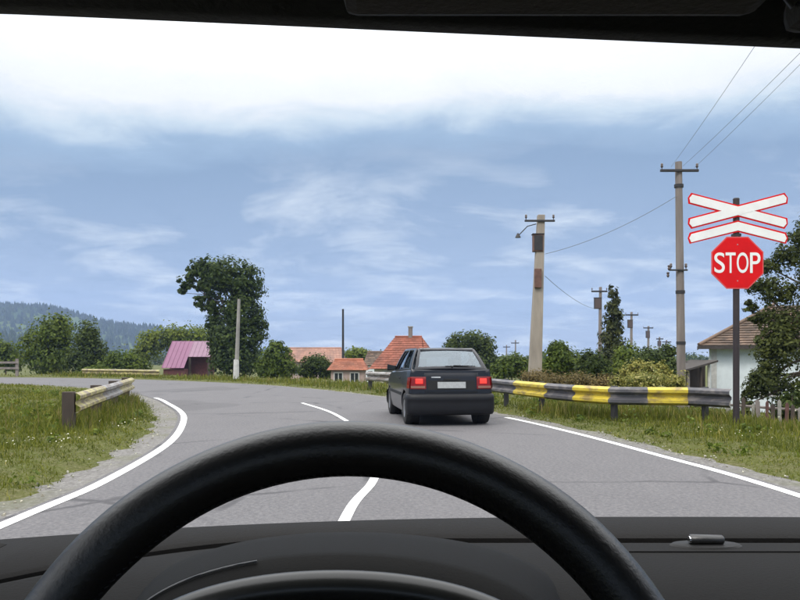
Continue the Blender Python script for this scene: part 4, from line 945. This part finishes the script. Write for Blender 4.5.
# rear skin, joined to the first station of the sides
zs = [.24, .34, .46, .56, .62, .70, .78, .86, .93, .975]
rows = []
for z in zs:
    w = side_x(.16, z); xsr = [w * u for u in (-1, -.992, -.97, -.93, -.86, -.75, -.6, -.3, 0, .3, .6, .75, .86, .93, .97, .992, 1)]
    row = []
    for x in xsr:
        y = rear_y(x, z); u = abs(x) / w
        row.append((x, y, z))
    rows.append(row)
w = side_x(.16, .975); rows.append([(x * .985, .16, .997) for x in [q[0] for q in rows[-1]]])
body.grid(rows)
body.build('body', M['carpaint'], croot, sm=38)
def rear_patch(name, x0, x1, z0, z1, off, mt, parent, nx=8, nzz=4, th=.02, wrap=False, sm=40, bevel=0):
    mb = MB(); F_, B_ = [], []
    for i in range(nzz + 1):
        z = z0 + (z1 - z0) * i / nzz
        fr, bk = [], []
        for j in range(nx + 1):
            x = x0 + (x1 - x0) * j / nx; fr.append((x, rear_y(x, z, off), z)); bk.append((x, rear_y(x, z, off - th), z))
        F_.append(fr); B_.append(bk)
    n = nx + 1; V_ = [q for r in F_ for q in r] + [q for r in B_ for q in r]; o2 = n * (nzz + 1); fs = []
    for i in range(nzz):
        for j in range(nx):
            a = i * n + j; fs.append((a, a + 1, a + n + 1, a + n)); fs.append((o2 + a, o2 + a + n, o2 + a + n + 1, o2 + a + 1))
    ring = [j for j in range(n)] + [i * n + nx for i in range(1, nzz + 1)] + [nzz * n + j for j in range(nx - 1, -1, -1)] + [i * n for i in range(nzz - 1, 0, -1)]
    for a, b_ in zip(ring, ring[1:] + ring[:1]): fs.append((a, b_, o2 + b_, o2 + a))
    return mb.add(V_, fs).build(name, M[mt], parent, sm=sm, bevel=bevel)
# wrapped bumper
def bumper(y_of, zr, name):
    mb = MB(); path = y_of; prof = [(-.03, zr[0] - .01), (.018, zr[0]), (.038, zr[0] + .03), (.048, zr[0] + .10), (.050, zr[0] + .18), (.046, zr[1] - .12), (.050, zr[1] - .11), (.048, zr[1] - .07), (.036, zr[1] - .02), (.006, zr[1])]
    rows = []
    P = np.array(path); Nn = normals2(P)
    for (x, y), n_ in zip(P, Nn): rows.append([(x + n_[0] * a, y + n_[1] * a, z) for a, z in prof])
    return mb.grid(rows).build(name, M['bumper'], croot, sm=60)
wb_ = side_x(.16, .4); pb_ = [(-side_x(.27, .4), .27), (-side_x(.20, .4), .20)] + [(wb_ * u, rear_y(wb_ * u, .4)) for u in (-.995, -.97, -.93, -.86, -.75, -.6, -.4, -.2, 0, .2, .4, .6, .75, .86, .93, .97, .995)] + [(side_x(.20, .4), .20), (side_x(.27, .4), .27)]
bumper(pb_, (.20, .565), 'rear_bumper')
pf_ = [(half_w(3.36) - .01, 3.36), (.74, 3.58), (.60, 3.72), (.3, 3.78), (0, 3.79), (-.3, 3.78), (-.60, 3.72), (-.74, 3.58), (-half_w(3.36) + .01, 3.36)]
bumper(pf_, (.20, .52), 'front_bumper')
MB().box((-.66, .2, .20), (.66, 3.6, .30)).build('floor_pan', M['trimblack'], croot)
tg = rear_patch('tailgate_panel', -.50, .50, .585, .93, .006, 'carpaint', croot, 10, 5, .02, bevel=.004)
pl = rear_patch('number_plate', -.26, .26, .665, .775, .020, 'plate', croot, 4, 2, .015); rear_patch('plate_frame', -.275, .275, .65, .79, .0135, 'trimblack', pl, 4, 2, .012)
rear_patch('plate_shade_patch', -.44, .44, .635, .80, .0085, 'trimblack', tg, 8, 2, .008)  # flat dark patch, the shade of a recess painted round the plate
for s_ in (-1, 1): rear_patch('shut_line', *sorted((s_ * .462, s_ * .468)), .58, .95, .0075, 'trimblack', tg, 1, 5, .01)
rear_patch('shut_line', -.46, .46, .577, .583, .0085, 'trimblack', tg, 8, 1, .01)
rear_patch('tailgate_handle', -.14, .14, .80, .83, .024, 'trimblack', tg, 4, 1, .02)
rear_patch('badge', -.37, -.20, .845, .868, .0145, 'galv', tg, 4, 1, .01)
for s in (-1, 1):
    a, b_ = sorted((s * .47, s * .752))
    L = rear_patch('tail_light', a, b_, .65, .865, .014, 'tail', croot, 8, 4, .03, bevel=.004)
    a, b_ = sorted((s * .53, s * .66)); rear_patch('brake_lamp', a, b_, .745, .83, .024, 'tail_on', L, 4, 3, .012, bevel=.003)
    a, b_ = sorted((s * .49, s * .745)); rear_patch('reflector_strip', a, b_, .665, .705, .0235, 'amber', L, 6, 1, .012)
    sw = MB(); sw.grid([[(s * (side_x(y, z) + .006), y, z) for y in (.10, .16, .22, .29)] for z in (.66, .72, .80, .855)]).build('side_wrap', M['tail'], L)
# greenhouse: pillars and roof painted, panes separate
def bil(c, u, v, bulge=0.0, n=None):
    a, b_, d_, e_ = c; p = a.lerp(b_, u).lerp(e_.lerp(d_, u), v)
    return p + (n * bulge * 4 * v * (1 - v) * .5 + n * bulge * 4 * u * (1 - u) * .5 if n is not None else Vector())
def holed(corners, us, vs, holes, bulge, nrm, fname, fmat, gname='window', sub=4, parent=croot, inset=.012):
    c = [Vector(q) for q in corners]; n = Vector(nrm); fr = MB()
    o = None; panes = []
    for i in range(len(us) - 1):
        for j in range(len(vs) - 1):
            g = [[bil(c, us[i] + (us[i + 1] - us[i]) * a / sub, vs[j] + (vs[j + 1] - vs[j]) * b_ / sub, bulge, n) for a in range(sub + 1)] for b_ in range(sub + 1)]
            if (i, j) in holes: panes.append([[q - n * inset for q in r] for r in g])
            else: fr.grid(g)
    bm = bmesh.new(); me_ = fr.mesh('tmp', recalc=False); bm.from_mesh(me_); bmesh.ops.remove_doubles(bm, verts=bm.verts, dist=.0005); bm.to_mesh(me_); bm.free(); smooth(me_, True, 40)
    o = link(fname, me_, M[fmat], parent); md = o.modifiers.new('thick', 'SOLIDIFY'); md.thickness = .03; md.offset = -1 if True else 1
    for g in panes: MB().grid(g).build(gname, M['carglass'], o, sm=60)
    return o
zr = 1.355
RBL, RBR, RTL, RTR = (-.665, .15, .99), (.665, .15, .99), (-.535, .58, zr), (.535, .58, zr)
FBL, FBR, FTL, FTR = (-.68, 2.78, .915), (.68, 2.78, .915), (-.545, 2.02, 1.345), (.545, 2.02, 1.345)
nr_ = Vector((0, -.65, .76)).normalized()
tgf = holed((RBL, RBR, RTR, RTL), [0, .045, .955, 1], [0, .10, .90, 1], {(1, 1)}, .05, nr_, 'rear_window_frame', 'carpaint', 'rear_window')
holed((FBR, FBL, FTL, FTR), [0, .055, .945, 1], [0, .04, .93, 1], {(1, 1)}, .06, Vector((0, .5, .86)).normalized(), 'front_window_frame', 'carpaint', 'front_window')
for s in (-1, 1):
    c = [(s * .695, .17, .98), (s * .70, 2.74, .905), (s * .548, 2.02, 1.345), (s * .538, .58, zr)]
    holed(c, [0, .10, .40, .455, .93, 1.0], [0, .07, .90, 1], {(1, 1), (3, 1)}, .03, Vector((s * .93, 0, .36)).normalized(), 'side_window_frame', 'carpaint', 'side_window')
rows = []
for k in range(15):
    y = .55 + (2.06 - .55) * k / 14; rows.append([(x, y, zr - .01 + .045 * (1 - (x / .56) ** 2) * (1 - .6 * ((y - 1.3) / .76) ** 2) - (.012 if abs(x) > .53 else 0)) for x in np.linspace(-.555, .555, 15)])
rf = MB().grid(rows).build('roof', M['carpaint'], croot, sm=60); md = rf.modifiers.new('thick', 'SOLIDIFY'); md.thickness = .03; md.offset = -1
MB().tube([(-.42, .72, 1.40), (-.46, .60, 1.58)], [.006, .003], 6).build('antenna', M['trimblack'], rf)
# rear spoiler lip, wiper, handles, mirrors
MB().add([(-.52, .62, 1.372), (.52, .62, 1.372), (.50, .53, 1.352), (-.50, .53, 1.352), (-.52, .62, 1.358), (.52, .62, 1.358), (.50, .53, 1.335), (-.50, .53, 1.335)], [(0, 1, 2, 3), (7, 6, 5, 4), (3, 2, 6, 7), (0, 3, 7, 4), (1, 5, 6, 2), (0, 4, 5, 1)]).build('roof_lip', M['carpaint'], rf, bevel=.006)
wp = MB().tube([(.02, .145, 1.03), (.06, .16, 1.06), (.34, .165, 1.055)], [.016, .009, .007], 6); wp.box((-.10, .150, 1.043), (.46, .158, 1.058)); wp.build('rear_wiper', M['trimblack'], croot)
for s in (-1, 1):
    MB().box((s * .79 - .02, 1.15, .80), (s * .79 + .02, 1.33, .83)).build('door_handle', M['trimblack'], croot, bevel=.006)
    mr = MB(); mr.add([(s * .72, 2.38, .94), (s * .72, 2.48, .94), (s * .92, 2.42, .93), (s * .92, 2.34, .93), (s * .72, 2.38, 1.03), (s * .72, 2.48, 1.02), (s * .91, 2.43, 1.06), (s * .91, 2.34, 1.06)], [(0, 3, 2, 1), (4, 5, 6, 7), (0, 4, 7, 3), (1, 2, 6, 5), (3, 7, 6, 2), (0, 1, 5, 4)])
    m_ = mr.build('wing_mirror', M['trimblack'], croot, bevel=.012)
    MB().add([(s * .745, 2.365, .955), (s * .90, 2.332, .948), (s * .895, 2.332, 1.045), (s * .745, 2.368, 1.02)], [(0, 1, 2, 3)]).build('mirror_glass', M['winglass'], m_)
    MB().add([(s * .818, y, z) for y, z in ((.95, .50), (2.70, .50), (2.70, .56), (.95, .56))] + [(s * .80, y, z) for y, z in ((.95, .50), (2.70, .50), (2.70, .56), (.95, .56))], [(0, 1, 2, 3), (7, 6, 5, 4), (0, 4, 5, 1), (1, 5, 6, 2), (2, 6, 7, 3), (3, 7, 4, 0)]).build('side_moulding', M['trimblack'], croot, bevel=.006)
    MB().add([(s * .34, 3.765, .57), (s * .64, 3.70, .57), (s * .64, 3.68, .68), (s * .34, 3.74, .68), (s * .34, 3.70, .57), (s * .64, 3.60, .57), (s * .64, 3.58, .68), (s * .34, 3.68, .68)], [(0, 1, 2, 3), (7, 6, 5, 4), (0, 4, 5, 1), (1, 5, 6, 2), (2, 6, 7, 3), (3, 7, 4, 0)]).build('headlight', M['clearlens'], croot)
    for wy in (RWY, FWY):
        mm = Matrix.Translation((s * .715, wy, WR))
        prof = [(.17, -.085), (.235, -.088), (.275, -.075), (.285, -.045), (.285, .045), (.275, .075), (.235, .088), (.17, .085)]
        t_ = MB().lathe(prof, 32, 'x', mm, closed=True).build('wheel', M['tyre'], croot, sm=40)
        r_ = MB().lathe([(.0, s * .055), (.05, s * .06), (.06, s * .045), (.13, s * .05), (.165, s * .075), (.178, s * .078), (.178, s * -.06), (.0, s * -.06)], 28, 'x', mm)
        r_.build('rim', M['rim'], t_, sm=40)
        MB().lathe([(.0, s * -.09), (.34, s * -.09), (.34, s * .02)], 24, 'x', Matrix.Translation((s * .64, wy, WR + .02))).build('wheel_well', M['trimblack'], croot)
MB().tube([(-.42, .14, .235), (-.42, .5, .24)], .028, 10).build('exhaust_pipe', M['rim'], croot, sm=50)
for s in (-.34, .34):
    st_ = MB().box((s - .22, 1.42, .35), (s + .22, 1.60, .96)).build('front_seat', M['seat'], croot, bevel=.06)
    MB().box((s - .12, 1.44, 1.02), (s + .12, 1.54, 1.18)).box((s - .05, 1.47, .94), (s + .05, 1.51, 1.03)).build('head_restraint', M['seat'], st_, bevel=.02)
MB().box((-.60, .55, .35), (.60, .75, .90)).build('rear_seat', M['seat'], croot, bevel=.06)
MB().box((-.66, 2.3, .45), (.66, 2.72, .90)).build('dashboard', M['trimblack'], croot, bevel=.03)
MB().box((-.70, .2, .30), (.70, 2.72, .42)).build('cabin_floor', M['trimblack'], croot)
croot.location = (.915, 13.3, 0.002); croot.rotation_euler = (0, 0, math.radians(7.2)); croot.scale = (.965, 1, 1.0)

# ------------------------------------------------------------------ our own car: dashboard, wheel, roof edge round the camera
own = empty('car_interior', (0, 0.6, 0)); tag(own, 'dark car interior with steering wheel and dashboard seen from the driver seat', 'car')
OY = .6
def L3(x, y, z): return (x, y - OY, z)
M['dashplastic'] = mat('dashboard_plastic', (.0062, .0057, .0052), .8, .25, 5, spec=.16, bmp=.5, bscale=240, bdist=.0016)
M['dashpad'] = mat('dashboard_pad', (.0085, .0078, .0074), .8, .22, 4, spec=.16, bmp=.5, bscale=240, bdist=.0016)
M['hood_plastic'] = mat('instrument_hood_plastic', (.0036, .0034, .0030), .75, .2, 6, spec=.13, bmp=.3, bscale=420, bdist=.001)
M['leather'] = mat('steering_wheel_leather', (.007, .0067, .0063), .40, .25, 12, spec=.8, bmp=.30, bscale=330, bdist=.0012)
M['lining'] = mat('roof_lining_fabric', (.030, .026, .023), .95, .25, 60, bmp=.4, bscale=300, bdist=.002)
M['visor'] = mat('visor_vinyl', (.040, .033, .030), .8, .2, 20, bmp=.2, bscale=250)
M['headertrim'] = mat('header_trim', (.014, .015, .012), .7, .25, 12, bmp=.2, bscale=200)
M['chrome'] = mat('chrome', (.7, .7, .7), .18, .1, 10, metal=1.0)
M['ownpaint'] = car_paint('bonnet_paint', (.02, .02, .024))
CARC = .35                                            # middle of the car
def front_d(x): return 1.05 - .10 * (abs(x - CARC) / .75) ** 2.4 if x < CARC else 1.05 - .06 * (abs(x - CARC) / .6) ** 3
def groove_d(x): return .935 - (.18 * ((-.1 - x) / .31) ** 2 if x < -.1 else 0) if x > -.45 else .735
xsD = np.concatenate([np.linspace(-.62, .1, 37), np.linspace(.14, 1.32, 30)])
def strip(prof_of, name, mt, sm=35, parent=own, close=True):
    mb = MB(); rows = [[L3(x, y, z) for y, z in prof_of(x)] for x in xsD]
    mb.grid(rows)
    n = len(rows[0])
    if close: mb.f += [tuple(range(n)), tuple(range((len(rows) - 1) * n, len(rows) * n))[::-1]]
    return mb.build(name, M[mt], parent, sm=sm)
def pad_prof(x):                                      # rear pad under the windscreen
    f, g_ = front_d(x), groove_d(x); z = 1.0265
    return [(f + .05, z - .16), (f + .05, z - .02), (f + .012, z - .004), (f, z), (g_ + .012, z + .0005), (g_ + .004, z - .003), (g_ + .002, z - .035), (g_ + .002, z - .16)]
def dash_prof(x):                                     # main dashboard towards the driver
    g_ = groove_d(x) - .013; z = 1.0245; e = min(.66, g_ - .06)
    return [(g_, z - .16), (g_, z - .012), (g_ - .003, z - .003), (g_ - .010, z), (e + .11 if e + .11 < g_ - .02 else g_ - .02, z + .001), (e + .02, z - .004), (e - .012, z - .018), (e - .035, z - .05), (e - .05, z - .12), (e - .03, z - .30), (e, z - .45), (g_, z - .45)]
strip(pad_prof, 'demister_pad', 'dashpad')
dash = strip(dash_prof, 'dashboard', 'dashplastic')
MB().grid([[L3(x, groove_d(x) + .02, .955), L3(x, groove_d(x) - .03, .955)] for x in xsD]).build('demister_slot', M['trimblack'], dash)
# thin moulded seam across the passenger side
MB().tube([L3(x, .868, 1.0258) for x in np.linspace(.18, 1.28, 20)], .0011, 6).build('seam', M['trimblack'], dash)
# sun sensor on the dash
sx_, sy_ = .362, .900
MB().lathe([(0, .0012), (.040, .0010), (.044, -.002)], 28, m=Matrix.Translation(L3(sx_, sy_, 1.0255)) @ Matrix.Scale(.45, 4, (0, 1, 0))).build('sensor_base', M['trimblack'], dash, sm=50)
sn = MB().tube([L3(sx_ - .0195, sy_, 1.0315), L3(sx_ - .018, sy_, 1.0315), L3(sx_ + .019, sy_, 1.0310), L3(sx_ + .021, sy_, 1.0308)], [.0045, .0062, .0058, .004], 12).build('sun_sensor', M['leather'], dash, sm=50)
MB().lathe([(0, -.0012), (.0042, -.001), (.0046, .002), (0, .002)], 12, 'x', Matrix.Translation(L3(sx_ - .0195, sy_ - .001, 1.0315))).build('sensor_tip', M['chrome'], sn, sm=50)
# side vent lid at the very left end
MB().box(L3(-.56, .86, 1.018), L3(-.462, .90, 1.0285)).build('corner_trim', M['dashpad'], dash, bevel=.006)
# instrument hood: a shallow arch running back from its rolled lip
def arch(a, hgt, z0, n=41, xc=-.048, t0=-math.pi / 2, t1=math.pi / 2):
    return [(xc + a * math.sin(t_), z0 + hgt * max(0.0, math.cos(t_)) ** .56) for t_ in np.linspace(t0, t1, n)]
HX = -.048
rows = []
for (y, a, h, zb_) in ((.583, .180, .135, .950), (.598, .187, .1425, .950), (.61, .190, .1425, .950), (.64, .196, .1400, .950), (.69, .206, .1360, .950), (.735, .214, .1290, .950), (.775, .222, .119, .950), (.81, .228, .095, .950), (.84, .232, .05, .95)):
    rows.append([L3(x, y, z) for x, z in arch(a, h, zb_, xc=HX)])
hood = MB().grid(rows).build('instrument_hood', M['hood_plastic'], own, sm=60)
M['trimline'] = mat('dull_trim_line', (.10, .10, .10), .4, .2, 20)
lip = arch(.170, .126, .950, 61, HX)
M['lipgloss'] = mat('glossy_lip_plastic', (.016, .0165, .015), .30, .2, 8, bmp=.08, bscale=200, bdist=.001)
MB().tube([L3(x, .570, z) for x, z in lip], .0125, 16).build('hood_lip', M['lipgloss'], hood, sm=60)
MB().tube([L3(x, .5965, z + .0006) for x, z in arch(.187, .1425, .950, 41, HX, -1.15, -.35)], .0009, 6).build('hood_trim_line', M['trimline'], hood, sm=60)
rows = [[L3(x, y, z) for x, z in arch(a, h, .950, xc=HX)] for y, a, h in ((.57, .160, .115), (.66, .155, .100), (.72, .15, .085))]
MB().grid(rows).build('hood_lining', M['trimblack'], hood, sm=60)
MB().prism([(x, z) for x, z in arch(.165, .10, .935, xc=HX)], .715 - OY, .725 - OY).build('instrument_panel', M['trimblack'], hood)
for xx in (-.085, .085):
    MB().lathe([(.0, 0), (.062, 0), (.066, -.006), (.068, 0)], 32, 'y', Matrix.Translation(L3(HX + xx, .712, .955))).build('dial', M['hood_plastic'], hood, sm=40)
# steering wheel
TH = math.radians(20); WC = Vector((-.0303, .385, 1.0195)); RW, RT = .186, .0168
Mw = Matrix.Translation(Vector(L3(*WC))) @ Matrix.Rotation(-TH, 4, 'X')     # local: x right, z up in the wheel plane, y away from the driver
def wp_(x, y, z): return Mw @ Vector((x, y, z))
prof = []
ring = MB(); NA, NB = 120, 22
vs = []
for i in range(NA):
    a = 2 * math.pi * i / NA
    for k in range(NB):
        b_ = 2 * math.pi * k / NB
        gp = 1 + .035 * max(0, math.cos((a - .72) * 1) ** 40) + .035 * max(0, math.cos(a + .72) ** 40)
        flat = RT * gp * (1 + (.0 if math.cos(b_) > 0 else -.06))
        r_ = RW + flat * math.cos(b_); vs.append(wp_(r_ * math.sin(a), RT * gp * 1.02 * math.sin(b_), r_ * math.cos(a)))
ring.add(vs, [(i * NB + k, ((i + 1) % NA) * NB + k, ((i + 1) % NA) * NB + (k + 1) % NB, i * NB + (k + 1) % NB) for i in range(NA) for k in range(NB)])
wheel = ring.build('steering_wheel', M['leather'], own, sm=60)
# stitched seam along the inner side of the rim
stc = MB()
for i in range(0, 240):
    a = 2 * math.pi * i / 240; r_ = RW - RT * .93
    p0 = wp_(r_ * math.sin(a), -RT * .30, r_ * math.cos(a)); p1 = wp_(r_ * math.sin(a + .012), -RT * .12, r_ * math.cos(a + .012)); stc.tube([p0, p1], .0007, 4, False)
so_ = stc.build('stitching', M['trimblack'], wheel); so_['kind'] = 'stuff'
hub = MB().lathe([(0, -.012), (.045, -.012), (.062, -.004), (.068, .012), (.060, .05), (0, .05)], 32, 'y', Mw).build('hub', M['dashplastic'], wheel, sm=50)
for ang in (100, 180, 260):
    a = math.radians(ang); d_ = Vector((math.sin(a), 0, math.cos(a))); n_ = Vector((d_.z, 0, -d_.x)); mb = MB(); rows = []
    for f, w_, y in ((.055, .030, .01), (.10, .022, .012), (.14, .020, .008), (RW - .006, .024, .0)):
        c_ = d_ * f; rows.append([wp_(*(c_ + n_ * w_ * u + Vector((0, y + v, 0)))) for u, v in ((-1, -.008), (1, -.008), (1, .010), (-1, .010))])
    mb.add([q for r in rows for q in r], [(r * 4 + k, r * 4 + (k + 1) % 4, r * 4 + 4 + (k + 1) % 4, r * 4 + 4 + k) for r in range(3) for k in range(4)]).build('spoke', M['dashplastic'], wheel, sm=60)
MB().tube([wp_(0, .04, 0), wp_(0, .30, -.02)], [.045, .05], 16).build('steering_column', M['trimblack'], own, sm=50)
# windscreen header, roof, visor, pillars, windscreen, doors, bonnet
def hdr_z(x): return 1.25 + .45 * (HZ - (10 + 35 * (x * F / .45 + CX) / 800)) / F
xh = np.linspace(-.55, 1.25, 40)
def hz_(x): return hdr_z(x) - .018 * max(0, (abs(x - CARC) - .55) / .35) ** 2
rows = [[L3(x, .466, hz_(x) + .030), L3(x, .456, hz_(x) + .004), L3(x, .450, hz_(x)), L3(x, .440, hz_(x) + .001), L3(x, .425, hz_(x) + .008), L3(x, .400, hz_(x) + .016), L3(x, .34, hz_(x) + .022), L3(x, .2, hz_(x) + .028), L3(x, -.3, hz_(x) + .04), L3(x, -1.4, hz_(x) + .02)] for x in xh]
MB().grid([r[:6] for r in rows]).build('windscreen_header', M['headertrim'], own, sm=60, solid=.004)
rl = MB().grid([r[5:] for r in rows]).build('roof_lining', M['lining'], own, sm=60, solid=.004)
MB().grid([[(q[0], q[1], q[2] + .035) for q in (r[0], r[4], r[6], r[8], r[9])] for r in rows]).build('roof_skin', M['ownpaint'], own, sm=60)
def visor(x0, x1, yc, zc_, nm='sun_visor'):
    mb = MB(); mb.box((x0, yc - .09 - OY, zc_), (x1, yc + .0 - OY, zc_ + .018)); return mb.build(nm, M['visor'], own, bevel=.007)
visor(-.028, .178, .385, 1.4195); visor(.192, .62, .385, 1.411)
MB().tube([L3(.178, .365, 1.427), L3(.186, .365, 1.427), L3(.192, .365, 1.420)], .005, 8).build('visor_clip', M['trimblack'], own, sm=50)
glass = MB(); m, t, b, o = new_mat('clear_windscreen_glass'); t.nodes.remove(b); M['clearglass'] = m
tr_ = t.nodes.new('ShaderNodeBsdfTransparent'); tr_.inputs[0].default_value = (.985, .99, .99, 1); t.links.new(tr_.outputs[0], o.inputs[0])
rows = []
for x in np.linspace(-.56, 1.26, 25):
    xb = x; f_ = min(front_d(max(-.62, min(1.32, x))), 1.05) + .02
    rows.append([L3(x, f_ + (.458 - f_) * k / 8 + .03 * math.sin(math.pi * k / 8), 1.02 + (hz_(x) + .006 - 1.02) * k / 8 + .02 * math.sin(math.pi * k / 8)) for k in range(9)])
glass.grid(rows).build('windscreen', M['clearglass'], own, sm=60)
for x_b, x_t in ((-.615, -.56), (1.31, 1.27)):
    f_ = front_d(x_b)
    MB().tube([L3(x_b, f_ + .02, .99), L3((x_b + x_t) / 2, (f_ + .46) / 2 + .02, 1.235), L3(x_t, .44, hz_(x_t) + .012), L3(x_t, .2, hz_(x_t) + .02), L3(x_t, -1.3, hz_(x_t) + .03)], [.035, .034, .032, .03, .03], 10).build('pillar', M['headertrim'], own, sm=60)
for x0, x1 in ((-.66, -.60), (1.30, 1.36)):
    MB().box(L3(x0, -1.4, .30), L3(x1, .98, .985)).build('door_panel', M['dashplastic'], own, bevel=.02)
MB().box(L3(-.60, -1.42, .30), L3(1.30, -1.36, 1.0)).build('rear_light_block', M['dashplastic'], own, bevel=.02)  # unseen rear panel, added to keep light from behind off the dash
MB().box(L3(-.60, -1.36, .28), L3(1.30, .98, .31)).build('cabin_floor', M['lining'], own)
rows = []
for k in range(10):
    y = 1.13 + k * .10; zc_ = .965 - .16 * (k / 9) ** 1.4 - .045 * (k / 9)
    rows.append([L3(x, y - .05 * (abs(x - CARC) / .9) ** 2, zc_ - .06 * (abs(x - CARC) / .9) ** 2.5) for x in np.linspace(-.5, 1.2, 19)])
rows.append([(q[0], q[1] + .03, q[2] - .12) for q in rows[-1]])
MB().grid(rows).build('bonnet', M['ownpaint'], own, sm=50, solid=.004)
